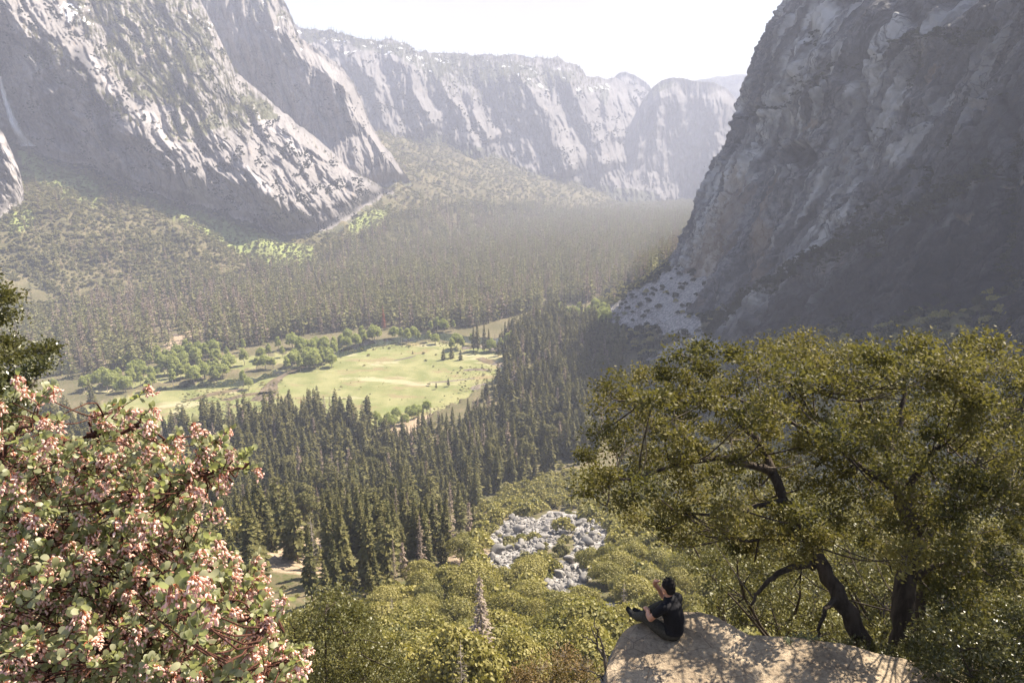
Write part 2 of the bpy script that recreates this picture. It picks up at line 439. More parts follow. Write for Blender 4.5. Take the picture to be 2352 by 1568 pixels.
SHEETS = {}
def mountain(name, x0, x1, skyline, bottom, depths, ridges, nx, ny, mat, gully=(.5, .86), glen=(60, 330), amp=(60, 22, 7), snow=None, veg=None, pale=(), jag=4.0, back=900.0, label=None, rough=1.0, stain_shade=(), base=()):
    px = np.linspace(x0, x1, nx)
    sk = np.array(skyline, float); bt = np.array(bottom, float)
    top = np.interp(px, sk[:, 0], sk[:, 1])+jag*fbm(px/23, .5, len(name), 4)
    bot = np.interp(px, bt[:, 0], bt[:, 1])
    v = np.linspace(0, 1, ny)
    PX = np.repeat(px[:, None], ny, 1); PY = bot[:, None]+(top-bot)[:, None]*v[None]
    D = TPS(depths)(PX, PY)
    h = np.zeros_like(D)
    wx = PX+9*fbm(PX/60, PY/60, 1, 3); wy = PY+9*fbm(PX/60, PY/60, 9, 3)
    for line, A, wl, wr in ridges:
        d, sd, par = seg_dist(wx, wy, line)
        w = np.where(sd > 0, wl, wr)
        h = np.maximum(h, A*np.clip(1-d/w, 0, 1)**1.15*sstep(-.02, .12, par)*sstep(1.02, .9, par))
    g = np.array(gully)/np.hypot(*gully)
    a = PX*g[0]+PY*g[1]; b = -PX*g[1]+PY*g[0]
    s0, s1 = glen
    wb = .5*perlin(a/70, b/70, 2)
    h = h+amp[0]*.6*ridged(b/s0, a/s1, 3.1, 2)+amp[1]*1.25*billow(b/(s0*.42)+wb, a/(s1*.25), 8.2, 3)
    h = h+amp[2]*rough*(1.1*fbm(b/6, a/10, 2.2, 4)+.9*billow(b/12+wb*2, a/26, 6.6, 3)+3.0*fbm(b/26, a/40, 4.4, 3))
    crk = np.clip(1-np.abs(perlin(b/(s0*.42)+wb, a/(s1*.25), 8.2))/.05, 0, 1)*.5+np.clip(1-np.abs(perlin(b/12+wb*2, a/26, 6.6))/.06, 0, 1)*.35
    edge = (1-v[None])
    D0 = D; D = D-h*np.clip(edge*9, .25, 1)
    if len(base):
        gx = np.linspace(x0, x1, 70); gy = np.linspace(top.min()-1, bot.max()+1, 60)
        GX, GY = np.meshgrid(gx, gy, indexing='ij')
        Q, ok = ground_at(GX.ravel(), GY.ravel(), False); Dt = np.where(ok, Q[:, 1], 9000).reshape(70, 60)
        fx = np.clip((PX-x0)/(x1-x0)*69, 0, 68.999); fy = np.clip((PY-gy[0])/(gy[-1]-gy[0])*59, 0, 58.999)
        ix = fx.astype(int); iy = fy.astype(int); fx -= ix; fy -= iy
        DT = (Dt[ix, iy]*(1-fx)+Dt[ix+1, iy]*fx)*(1-fy)+(Dt[ix, iy+1]*(1-fx)+Dt[ix+1, iy+1]*fx)*fy
        bl = np.array(base, float); by = np.interp(PX, bl[:, 0], bl[:, 1])+7*fbm(PX/26, .3, 5.5, 4)
        up = by-PY
        wgt = sstep(0, 38, up)
        ib = np.clip((by[:, 0]-gy[0])/(gy[-1]-gy[0])*59, 0, 58.999); i0 = ib.astype(int); ig = np.clip((px-x0)/(x1-x0)*69, 0, 69).round().astype(int)
        DB = (Dt[ig, i0]*(1-(ib-i0))+Dt[ig, i0+1]*(ib-i0)); kw = max(9, nx//9)|1
        DB = np.convolve(np.pad(DB, kw//2, 'edge'), np.ones(kw)/kw, 'valid')[:, None]
        Dn = (DB-4)+(D0-(DB-4))*sstep(0, 140, up); Dn = np.maximum(Dn, DB-4+.22*up*(DB/1568))
        Dw = np.minimum(np.where(up < 260, Dn-h*sstep(-6, 95, up)*np.clip(edge*9, .25, 1), D), DT-4)
        D = np.where(up > 0, (DT-4-.0*up)*(1-wgt)+Dw*wgt-h*.16*wgt*(1-wgt), np.maximum(D, DT+60))
    Pw = at(PX, PY, D)
    # the far side falls away behind the skyline
    rows = []
    for i in range(1, 7):
        q = Pw[:, -1].copy(); f = i/6
        q[:, 0] *= 1+back*f/q[:, 1]; q[:, 1] += back*f; q[:, 2] -= back*(.10*f+.5*f*f); rows.append(q)
    Pw2 = np.concatenate([Pw, np.stack(rows, 1)], 1)
    n2 = ny+6
    def ext(A): return np.concatenate([A, np.repeat(A[:, -1:], 6, 1)], 1).ravel()
    sn = np.zeros_like(PX)-1; vg = np.zeros_like(PX)-.25; pl = np.zeros_like(PX); stn = np.zeros_like(PX)
    if snow is not None:
        for poly, val in snow: sn = np.where(inside(wx, wy, poly), val, sn)
    for poly, val in (veg or []): vg = np.where(inside(wx+6*fbm(PX/14, PY/14, 3, 2), wy, poly), val, vg)
    for line, w in pale:
        d, sd, par = seg_dist(wx, wy, line); pl = np.maximum(pl, np.clip(1.2-d/w+.8*fbm(b/3, a/16, 2, 3), 0, 1)*.35)
    for line, w in stain_shade:
        d, sd, par = seg_dist(wx, wy, line); stn = np.maximum(stn, np.clip(1.2-d/w+.5*fbm(b/3, a/16, 2, 3), 0, 1)*.7)
    if len(base): vg = np.maximum(vg, np.where(up < 0, .5, .5-np.clip(up/34, 0, 1)*.75+.25*fbm(PX/9, PY/9, 4, 2)))
    stn = np.maximum(stn, crk*.75)  # shadows in the cracks are put into the rock colour
    wall = np.stack([b/100, a/100, D/500], -1)
    wall = np.concatenate([wall, np.repeat(wall[:, -1:], 6, 1)], 1).reshape(-1, 3)
    me = mk(name, Pw2.reshape(-1, 3), grid_faces(nx, n2), mat, {'wall': wall, 'snow': ext(sn), 'veg': ext(vg), 'pale': ext(pl), 'stain_shade': ext(stn)}, True)
    o = ob(name, me); tag(o, label, None, None, 'structure')
    SHEETS[name] = (PX, PY, Pw)
    return o

GRAN = (.36, .34, .33)
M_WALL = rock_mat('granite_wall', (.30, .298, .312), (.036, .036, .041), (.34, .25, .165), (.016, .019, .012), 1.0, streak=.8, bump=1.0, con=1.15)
M_MTN = rock_mat('granite_mountain', (.25, .232, .226), (.15, .143, .146), (.27, .215, .165), (.10, .10, .055), .8, snow=True, streak=.45, bump=.4, con=.55)
M_FAR = rock_mat('granite_far', (.17, .16, .158), (.12, .115, .12), (.22, .18, .14), (.05, .055, .03), .9, snow=True, streak=.4, bump=.4, con=.6)

# the big ridge on the left, its spurs running down to the right
mountain('mountain', -330, 1000,
    [(-330, -260), (250, -240), (330, -150), (420, -80), (470, 20), (505, 90), (540, 165), (590, 205), (650, 258), (740, 328), (800, 388), (870, 425), (935, 452), (1000, 520)],
    [(-330, 640), (0, 640), (300, 600), (700, 640), (1000, 640)],
    [(-300, 500, 1420), (0, 510, 1420), (60, 400, 1590), (200, 400, 1660), (400, 480, 1660), (550, 520, 1740), (700, 545, 1850), (830, 490, 2120), (930, 430, 2430), (1000, 500, 2500), (0, 250, 1690), (0, 100, 1790), (0, 0, 1860), (-300, 0, 1750), (-300, 250, 1560), (150, 200, 1800), (250, 0, 2150), (300, 200, 1960), (450, 250, 2010), (500, 150, 2260), (560, 215, 2350), (600, 400, 1930), (740, 340, 2320), (800, 395, 2330), (700, 440, 1980), (400, 380, 1790), (250, -230, 2450), (-300, -250, 2000), (0, 640, 1250), (700, 640, 1780), (1000, 640, 2400)],
    [([(20, 30), (110, 75), (220, 165), (300, 250), (390, 335), (430, 420), (480, 480)], 70, 150, 90),
     ([(290, 290), (350, 360), (400, 430), (440, 470)], 45, 50, 50),
     ([(400, 130), (470, 180), (560, 235), (650, 300), (720, 345), (800, 405), (880, 470)], 90, 110, 90),
     ([(455, 270), (520, 330), (590, 400), (640, 470), (690, 545)], 75, 75, 70),
     ([(585, 300), (650, 370), (700, 440), (770, 520)], 50, 60, 60),
     ([(250, 330), (300, 400), (330, 450)], 60, 50, 40),
     ([(-60, -60), (40, 40), (60, 100), (130, 240)], 90, 80, 70)],
    640, 460, M_MTN, (.5, .86), (62, 300), (42, 18, 3.2),
    snow=[([(100, -40), (240, -40), (215, 60), (150, 55)], .42), ([(-200, -260), (460, -260), (420, 10), (300, 40), (100, -10)], .22), ([(460, 25), (520, 30), (510, 110), (400, 60)], .4), ([(400, 40), (500, 60), (480, 110)], .34)],
    veg=[([(230, 20), (460, 40), (560, 190), (640, 270), (540, 300), (430, 250), (300, 230), (240, 130)], .2), ([(400, 240), (520, 250), (470, 330), (380, 320)], .22), ([(-400, -260), (420, -260), (480, 60), (230, 60), (100, -20)], .16), ([(60, 90), (170, 150), (300, 260), (260, 280), (130, 200), (40, 120)], .12), ([(190, 350), (330, 420), (420, 470), (560, 530), (500, 530), (300, 440), (200, 410)], .3)],
    pale=[([(205, 130), (250, 190), (245, 230)], 6), ([(330, 262), (380, 310), (410, 350)], 14), ([(420, 380), (440, 440), (480, 470)], 9), ([(560, 240), (640, 300), (720, 370)], 8), ([(480, 300), (560, 380), (620, 440)], 7)],  # sunlit strips along the spurs, painted as paler rock
    stain_shade=[([(180, 120), (230, 230), (250, 330)], 18), ([(100, 200), (160, 330)], 30), ([(275, 380), (285, 440)], 10)],
    base=[(-330, 420), (0, 330), (60, 345), (100, 370), (200, 392), (260, 420), (300, 440), (380, 470), (440, 478), (520, 500), (600, 535), (660, 550), (720, 548), (790, 530), (830, 490), (870, 470), (930, 440), (1000, 440)], label='pale grey granite mountainside with spurs falling to the right above the forested slope')

# second buttress behind it
mountain('buttress', 380, 1010,
    [(380, -190), (560, -150), (640, -30), (652, 0), (672, 45), (690, 88), (705, 98), (735, 118), (765, 142), (790, 162), (815, 196), (832, 232), (850, 285), (875, 325), (900, 355), (930, 395), (950, 425), (1010, 520)],
    [(380, 460), (1010, 560)],
    [(560, 0, 2850), (650, 10, 2900), (700, 110, 2880), (500, 200, 2750), (790, 180, 2820), (840, 290, 2760), (900, 370, 2700), (945, 425, 2650), (700, 300, 2650), (850, 420, 2550), (600, 100, 2780), (380, -190, 3200), (560, -150, 3150), (1010, 560, 2450), (700, 460, 2450), (380, 460, 2450)],
    [([(655, 10), (690, 100), (770, 175), (830, 290), (900, 365), (950, 430)], 150, 150, 40),
     ([(600, 0), (640, 70), (700, 150), (740, 210), (800, 320)], 100, 70, 40),
     ([(700, 240), (760, 300), (850, 400)], 80, 60, 30)],
    380, 300, M_MTN, (.25, .97), (46, 330), (45, 16, 3.5), snow=[([(560, -160), (650, 0), (700, 120), (560, 130)], .3)],
    veg=[([(560, -160), (660, 10), (640, 60), (540, 40)], .1)],
    base=[(380, 440), (870, 440), (945, 425), (1010, 430)], label='hazy grey cliff buttress standing behind the nearer spurs')

# far valley wall with snow along its rim
mountain('far_ridge', 600, 1560,
    [(600, 30), (690, 60), (760, 72), (800, 80), (860, 90), (905, 88), (930, 95), (960, 112), (1000, 122), (1050, 122), (1110, 127), (1180, 127), (1230, 132), (1290, 135), (1330, 150), (1350, 172), (1390, 184), (1420, 180), (1480, 205), (1560, 230)],
    [(600, 520), (1560, 560)],
    [(690, 60, 4500), (870, 95, 4550), (1000, 122, 4700), (1200, 130, 4900), (1340, 160, 5100), (1420, 190, 5500), (1560, 240, 5500), (750, 200, 4100), (1000, 260, 4150), (1200, 300, 4350), (1380, 330, 4700), (950, 380, 3500), (1100, 380, 3800), (1250, 420, 4050), (1420, 450, 4300), (1560, 480, 4500), (1000, 480, 3300), (1560, 560, 4200), (600, 400, 3600)],
    [([(905, 92), (940, 160), (960, 230), (1000, 300)], 260, 75, 60),
     ([(800, 110), (850, 180), (880, 260), (920, 330)], 180, 60, 60),
     ([(1005, 130), (1020, 200), (1060, 270), (1085, 330), (1110, 370)], 240, 70, 60),
     ([(1180, 135), (1205, 200), (1260, 260), (1290, 340), (1320, 400)], 340, 130, 70),
     ([(1290, 140), (1310, 200), (1350, 270), (1370, 330), (1400, 400)], 260, 60, 60),
     ([(1080, 190), (1090, 250), (1130, 330)], 260, 45, 40),
     ([(1390, 190), (1400, 240), (1420, 330)], 180, 60, 50)],
    560, 320, M_FAR, (.22, .97), (40, 230), (80, 30, 6),
    snow=[([(680, 70), (960, 105), (1200, 135), (1400, 180), (1400, 235), (1220, 215), (1000, 175), (900, 140), (720, 115)], .28), ([(990, 140), (1190, 160), (1170, 260), (1080, 230), (1000, 200)], .22)],
    veg=[([(690, 60), (1400, 180), (1400, 240), (1200, 200), (1000, 190), (900, 125), (690, 95)], .12), ([(900, 330), (1000, 300), (1100, 340), (1250, 400), (1500, 440), (1500, 560), (900, 560)], .4)],
    back=1500, jag=7, label='far hazy valley wall with snow patches below its wooded rim')

mountain('granite_peak', 1370, 1520,
    [(1370, 240), (1395, 192), (1405, 182), (1420, 170), (1437, 165), (1450, 169), (1470, 179), (1490, 195), (1510, 230), (1520, 260)],
    [(1370, 480), (1520, 480)],
    [(1430, 165, 6000), (1370, 240, 6100), (1520, 240, 6100), (1430, 330, 5700), (1430, 480, 5300)],
    [([(1437, 166), (1430, 260), (1425, 400)], 250, 50, 40)],
    110, 120, M_FAR, (.1, .99), (30, 160), (80, 40, 14), jag=3, label='small rounded far peak in the gap of the far valley wall')

mountain('granite_dome', 1380, 1790,
    [(1380, 420), (1420, 330), (1455, 270), (1475, 232), (1500, 200), (1520, 183), (1545, 178), (1570, 179), (1600, 186), (1640, 190), (1665, 200), (1690, 226), (1720, 280), (1790, 420)],
    [(1380, 540), (1790, 540)],
    [(1545, 180, 5100), (1500, 205, 5100), (1640, 192, 5150), (1420, 330, 4900), (1545, 350, 4800), (1545, 480, 4600), (1380, 540, 4300), (1720, 480, 4600), (1790, 420, 4900), (1720, 280, 5200)],
    [([(1530, 182), (1500, 280), (1450, 400), (1400, 480)], 200, 90, 70), ([(1660, 200), (1650, 300), (1640, 440)], 160, 60, 60)],
    240, 200, M_FAR, (.05, .99), (44, 300), (60, 26, 6), jag=2.5, veg=[([(1470, 170), (1660, 170), (1660, 206), (1560, 196), (1480, 230)], .14)],
    label='blue hazy square-topped dome at the end of the valley')

mountain('far_hill', 1540, 1900,
    [(1540, 190), (1590, 186), (1640, 177), (1700, 171), (1760, 168), (1900, 172)],
    [(1540, 330), (1900, 330)],
    [(1540, 190, 7600), (1720, 172, 7700), (1900, 172, 7800), (1540, 330, 7200), (1900, 330, 7200)],
    [], 90, 40, M_FAR, (.1, .99), (60, 160), (80, 50, 18), jag=2, veg=[([(1500, 160), (1900, 160), (1900, 340), (1500, 340)], .3)], snow=[([(1660, 205), (1720, 200), (1720, 250), (1690, 250)], .4)],
    label='faint wooded hill farthest away beyond the dome')

# pale slab at the left edge in front of the waterfall
mountain('granite_slab', -260, 70,
    [(-260, 120), (-60, 240), (-10, 285), (8, 310), (25, 345), (38, 375), (48, 405), (55, 440), (62, 470), (70, 530)],
    [(-260, 640), (70, 560)],
    [(-260, 120, 1480), (0, 300, 1470), (50, 410, 1440), (70, 520, 1370), (-200, 400, 1330), (0, 450, 1380), (-260, 640, 1200), (0, 560, 1300)],
    [([(0, 310), (30, 400), (40, 480)], 30, 50, 14)], 120, 140, M_MTN, (.4, .9), (30, 160), (14, 8, 3), jag=3, back=120,
    pale=[([(5, 320), (35, 380), (50, 440)], 16), ([(0, 440), (30, 490)], 10)], base=[(-260, 560), (0, 515), (20, 490), (50, 470), (70, 440)], label='pale smooth granite slab at the left edge in front of the waterfall')

# ------------------------------------------------------------------ right-hand valley wall
def big_wall():
    ST = [(2300, 900, 60), (1800, 520, 60), (1450, 338, 75), (1270, 262, 82), (1200, 235, 80), (1080, 222, 66), (919, 222, 55), (769, 266, 80), (650, 312, 108), (520, 372, 145), (380, 440, 195), (240, 520, 240)]
    st = np.array(ST, float)[:, :]
    nu, nv = 1000, 620
    sp = spline(st, 4000)
    o_ = np.argsort(-sp[:, 0]); sp = sp[o_]
    # more columns where the wall shows (in view direction)
    ang = np.unwrap(np.arctan2(sp[:, 1]+90, sp[:, 0])); w = np.abs(np.gradient(ang))+.00002
    c = np.cumsum(w); c = (c-c[0])/(c[-1]-c[0]); ui = np.interp(np.linspace(0, 1, nu), c, np.arange(len(sp)))
    Y = np.interp(ui, np.arange(len(sp)), sp[:, 0]); XB = np.interp(ui, np.arange(len(sp)), sp[:, 1]); ZB = np.interp(ui, np.arange(len(sp)), sp[:, 2])
    prof = np.array([(-70, -55), (0, 0), (20, 15), (60, 44), (134, 90), (228, 134), (278, 153), (325, 162), (392, 178), (457, 215), (560, 285), (680, 450), (770, 660)], float)
    pv = spline(prof, 2000)
    al = np.concatenate([[0], np.cumsum(np.hypot(np.diff(pv[:, 0]), np.diff(pv[:, 1])))]); al /= al[-1]
    vi = np.interp(np.linspace(0, 1, nv)**.93, al, np.arange(len(pv)))
    PZ = np.interp(vi, np.arange(len(pv)), pv[:, 0]); PXo = np.interp(vi, np.arange(len(pv)), pv[:, 1])
    X = XB[:, None]+PXo[None]; Z = ZB[:, None]+PZ[None]; YY = np.repeat(Y[:, None], nv, 1)
    s = YY; v = np.repeat(PZ[None], nu, 0)
    X = X+58*np.exp(-((s-1110)/170)**2)*sstep(165, 15, v)
    X = X+sstep(1060, 760, s)*np.clip(v-352, 0, 900)*.9
    tang = np.stack([np.gradient(X, axis=0), np.gradient(YY, axis=0), np.gradient(Z, axis=0)], -1)
    up = np.stack([np.gradient(X, axis=1), np.gradient(YY, axis=1), np.gradient(Z, axis=1)], -1)
    Nn = np.cross(tang, up); Nn /= np.linalg.norm(Nn, axis=-1)[..., None]+1e-9
    Nn *= np.where(Nn[..., 0:1] > 0, -1, 1)
    P0 = np.stack([X, YY, Z], -1)
    px, py, _ = proj(P0)
    # joints climb the wall, leaning a little towards the viewer
    a = v-.1*s; b = s+.14*v
    wob = 18*fbm(s/90, v/90, 3, 3)
    edge = sstep(1500, 1150, s)*.75+.25
    h = 17*(ridged((b+wob)/130, a/520, 1.2, 2)-.2)*edge + 10*(ridged((b+wob)/47, a/260, 2.7, 3)-.3)*edge
    h = h+6*fbm((b+wob)/24, a/90, 5.1, 4)+5*billow((b+wob)/17, a/62, 4.2, 3)+2.6*fbm(b/5, a/9, 6.3, 4)+2.4*billow(b/7+wob/30, a/20, 2.3, 3)
    def crack(u, v_, z_, w): return np.clip(1-np.abs(perlin(u, v_, z_))/w, 0, 1)
    gate = sstep(-.1, .35, fbm(b/70, a/90, 6.1, 3))
    ck = np.maximum.reduce([1.0*crack((b+wob)/44, a/260, 1.7, .055)*edge, .95*crack((b+wob)/17, a/62, 4.2, .10)*gate, .9*crack(a/70+b/160, b/120, 3.3, .04)*gate, .8*crack(b/7+wob/30, a/20, 2.3, .13)*gate*sstep(-.1, .3, fbm(b/30, a/50, 8, 2)), .8*crack(a/26-b/40, b/60, 5.3, .05)*sstep(0, .4, fbm(b/50, a/50, 4, 2))])
    h = h-5*ck
    # blocky facets: stepped noise
    q = fbm((b+wob)/60, v/75, 9.9, 3); h = h+11*(np.floor(q*4)/4-q)*edge
    q2 = fbm((b+.5*wob)/21, v/30+b/50, 3.9, 3); h = h+5*(np.floor(q2*3)/3-q2)
    wx = px+5*fbm(px/25, py/25, 1, 3); wy = py+5*fbm(px/25, py/25, 5, 3)
    veg = np.zeros_like(px)-.45; stain_shade = .95*ck; pale = .9*sstep(.02, .3, fbm(b/16, a/150, 7.7, 5))*sstep(-.2, .3, fbm(b/90, a/150, 1.9, 2)); ochre = np.zeros_like(px)  # crack lines darkened in the colour for the shade inside them
    def ledge(line, A, w, vg, vw):
        nonlocal h, veg
        d, sd, par = seg_dist(wx, wy, line); t = sstep(-.02, .1, par)*sstep(1.02, .9, par)
        above = sd < 0
        h = h+A*t*np.where(above, -np.exp(-d/w)*.7, np.exp(-d/w)*.6)
        veg = np.maximum(veg, np.where(above, np.clip(1-d/vw, 0, 1)*vg, np.clip(1-d/(vw*.5), 0, 1)*vg)*t-.3)
    # lines run left to right in the image, 'above' lies on their upper side
    ledge([(1545, 800), (1640, 760), (1740, 700), (1850, 640), (1960, 580), (2080, 520), (2180, 470), (2290, 420), (2352, 400)], 16, 45, .95, 70)
    ledge([(1700, 285), (1760, 262), (1830, 235), (1880, 195), (1960, 140)], 12, 22, .9, 20)
    ledge([(1950, 300), (2060, 290), (2200, 260), (2330, 215)], 8, 18, .5, 14)
    ledge([(2040, 110), (2120, 70), (2200, 100), (2290, 75)], 9, 24, .9, 34)
    ledge([(1860, 620), (1990, 500), (2080, 430), (2190, 330)], 8, 24, .6, 22)
    ledge([(1880, 240), (1990, 150), (2080, 90), (2150, 40)], 9, 24, .5, 22)
    ledge([(2250, 300), (2300, 250), (2352, 225)], 6, 15, .5, 12)
    def groove(line, A, w, st_=0.0, sw=None, vg=None):
        nonlocal h, stain_shade, veg
        d, sd, par = seg_dist(wx, wy, line); t = sstep(-.02, .08, par)*sstep(1.02, .92, par)
        h = h-A*t*np.exp(-(d/w)**2)
        if st_: stain_shade = np.maximum(stain_shade, st_*t*np.clip(1.3-d/(sw or w)+.4*fbm(px/6, py/20, 3, 3), 0, 1))  # groove bed painted darker, as shaded
        if vg: veg = np.maximum(veg, vg*t*np.exp(-(d/(w*1.3))**2)-.25)
    groove([(1988, 130), (1975, 250), (1974, 400), (1968, 560)], 9, 6, .7, 5)
    groove([(2100, 40), (2080, 130), (2065, 200)], 7, 8, .4, 6, .6)
    groove([(2210, 260), (2140, 380), (2100, 500), (2000, 640)], 8, 12, .35, 10, .4)
    groove([(1880, 60), (1850, 170), (1790, 260)], 10, 12, .3, 10, .5)
    groove([(1905, 540), (1820, 660), (1740, 760)], 7, 9, .4, 8)
    groove([(1775, 440), (1730, 560), (1660, 700)], 6, 9, .4, 12)
    groove([(2320, 120), (2260, 300), (2200, 480)], 8, 14, .3, 12, .3)
    groove([(2352, 300), (2320, 460), (2290, 640)], 8, 14, .3, 12, .5)
    groove([(2200, 520), (2160, 650), (2130, 780)], 8, 12, .4, 12)
    groove([(2060, 560), (2020, 680), (2000, 780)], 7, 10, .4, 10)
    # slabs grazed by sun: that light is painted in as paler rock
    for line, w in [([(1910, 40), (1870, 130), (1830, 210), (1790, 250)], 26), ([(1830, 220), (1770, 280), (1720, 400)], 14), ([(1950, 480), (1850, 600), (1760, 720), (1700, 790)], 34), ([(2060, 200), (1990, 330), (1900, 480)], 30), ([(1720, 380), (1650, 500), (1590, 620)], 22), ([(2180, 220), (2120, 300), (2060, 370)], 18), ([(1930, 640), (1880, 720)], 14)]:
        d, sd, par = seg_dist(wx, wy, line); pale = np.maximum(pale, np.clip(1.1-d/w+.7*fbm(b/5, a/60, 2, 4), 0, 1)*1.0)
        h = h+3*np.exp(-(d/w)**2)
    for line, w in [([(1790, 420), (1770, 470), (1755, 560), (1740, 640)], 22), ([(1700, 420), (1650, 560), (1600, 680)], 30), ([(1665, 500), (1620, 600), (1570, 700)], 18), ([(1850, 300), (1890, 290)], 9), ([(2130, 150), (2110, 180)], 12)]:
        d, sd, par = seg_dist(wx, wy, line); ochre = np.maximum(ochre, np.clip(1.05-d/w+.8*fbm(b/4, a/70, 7, 4), 0, 1)*.55)
    # the arched hollow with its dark water streaks
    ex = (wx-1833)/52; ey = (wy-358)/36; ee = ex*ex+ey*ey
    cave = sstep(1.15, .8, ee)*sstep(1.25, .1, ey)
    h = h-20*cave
    stain_shade = np.maximum(stain_shade, .9*sstep(1.2, .8, ee))  # shade of the hollow painted over its whole inside
    for x_, w in ((1812, 5), (1826, 4), (1842, 6), (1860, 4), (1795, 5)):
        d, sd, par = seg_dist(wx, wy, [(x_, 380), (x_-14, 450), (x_-30, 520)]); stain_shade = np.maximum(stain_shade, np.clip(1.3-d/w, 0, 1)*.75*(1-par))
    # fresh rockfall scars
    scar = np.zeros_like(px)
    for poly in ([(2245, 258), (2262, 232), (2296, 206), (2300, 240), (2280, 256)], [(2305, 440), (2330, 425), (2360, 412), (2360, 432), (2330, 436)], [(2215, 515), (2250, 505), (2235, 530)]):
        m = inside(wx, wy, poly); scar = np.where(m, 1., scar)
    h = h-5*scar; pale = np.maximum(pale, scar); ochre = np.maximum(ochre, .35*scar)
    # deep shade of the lower right, painted into the rock colour
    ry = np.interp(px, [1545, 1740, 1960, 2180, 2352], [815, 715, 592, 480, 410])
    deep_shade = np.clip(.95*sstep(-15, 45, py-ry+25*fbm(px/50, py/50, 4, 3))+.55*sstep(1980, 2330, px+90*fbm(px/80, py/80, 2, 3)), 0, 1)
    stain_shade = np.maximum(stain_shade, .55*sstep(.12, .4, fbm(b/11, a/120, 12.7, 5))); stain_shade = np.maximum(stain_shade, 0.88*deep_shade+.2*fbm(b/9, a/40, 2, 3)*deep_shade)
    low = sstep(40, -20, v); h = h*(1-.5*low)
    Pq = P0+Nn*h[..., None]
    wall = np.stack([b/100, a/100, h/100], -1)
    me = mk('cliff', Pq.reshape(-1, 3), grid_faces(nu, nv), M_WALL, {'wall': wall.reshape(-1, 3), 'veg': veg.ravel(), 'pale': pale.ravel(), 'stain_shade': stain_shade.ravel(), 'ochre': ochre.ravel()}, True)
    o = ob('cliff', me); tag(o, 'dark grey granite cliff towering over the right side of the valley', None, None, 'structure')
    SHEETS['cliff'] = (px, py, Pq); SHEETS['cliff_veg'] = veg
    return o
big_wall()

# ------------------------------------------------------------------ waterfall
def waterfall():
    B = Bag()
    line = spline([(-2, 175), (8, 215), (20, 250), (34, 290), (50, 318), (66, 336)], 40)
    wid = np.interp(np.linspace(0, 1, 40), [0, .4, .8, 1], [8, 13, 20, 34])
    n = 9; V = []
    S = SHEETS['mountain']
    for i, ((x, y), w) in enumerate(zip(line, wid)):
        for j in range(n):
            t = j/(n-1)*2-1
            jx = x+t*w*.6+2*perlin(j*.9, i*.35, 2.2)
            d = at(jx, y, 1.0); k = np.argmin((S[0]-jx)**2+(S[1]-y)**2)
            V.append((jx, y, S[2].reshape(-1, 3)[k][1]-12-7*(1-t*t)-3*perlin(j*1.3, i*.3, 7)))
    V = np.array(V)
    dep = V[:, 2].reshape(40, n); dep = np.minimum.accumulate(dep[::-1], 0)[::-1]*0+np.array([np.convolve(np.pad(c, 3, 'edge'), np.ones(7)/7, 'valid') for c in dep.T]).T
    P = at(V[:, 0], V[:, 1], dep.ravel())
    k = NT('falling_water'); U = k.attr('flow', True)
    nz = k.noise(k.scale(U, (7, 1, 1)), 3, 5, .6)
    b = k.bsdf((.8, .83, .86), .6, .3)
    tr = k.n('ShaderNodeBsdfTransparent'); ms = k.n('ShaderNodeMixShader')
    k.set(ms, 0, k.math('MULTIPLY', k.rr(nz, .3, .6, .15, 1), k.attr('den'))); k.t.links.new(tr.outputs[0], ms.inputs[1]); k.t.links.new(b.outputs[0], ms.inputs[2])
    m = k.done(ms)
    tt = np.tile(np.linspace(-1, 1, n), 40); dd = np.repeat(np.linspace(0, 1, 40), n)
    me = mk('waterfall', P, grid_faces(40, n), m, {'flow': np.stack([tt, dd*3, 0*tt], -1), 'den': (1-.7*tt*tt)*(1.2-.4*dd)}, True)
    tag(ob('waterfall', me), 'thin white waterfall dropping down the dark cliff at the left edge', None, None, 'structure')
waterfall()
# ------------------------------------------------------------------ ground sheet
def soft_poly(px, py, polys, w=10):
    wx = px+9*fbm(px/20, py/12, 1.7, 4); wy = py+7*fbm(px/20, py/10, 5.7, 4)
    m = np.zeros(px.shape)
    for p in polys: m = np.maximum(m, inside(wx, wy, p)*1.)
    return m

PG_MEADOW = [(100, 1040), (150, 965), (200, 935), (262, 912), (330, 893), (420, 880), (500, 872), (575, 866), (640, 852), (700, 838), (760, 824), (800, 806), (850, 797), (930, 789), (1010, 786), (1060, 789), (1100, 798), (1150, 810), (1165, 830), (1150, 850), (1120, 880), (1080, 905), (1040, 930), (950, 960), (840, 985), (640, 1000), (500, 1010), (420, 1030), (300, 1060)]
PG_BANK = [(180, 905), (240, 880), (330, 862), (420, 840), (520, 822), (620, 815), (700, 806), (760, 795), (800, 790), (780, 812), (700, 826), (600, 840), (480, 858), (380, 870), (270, 895)]

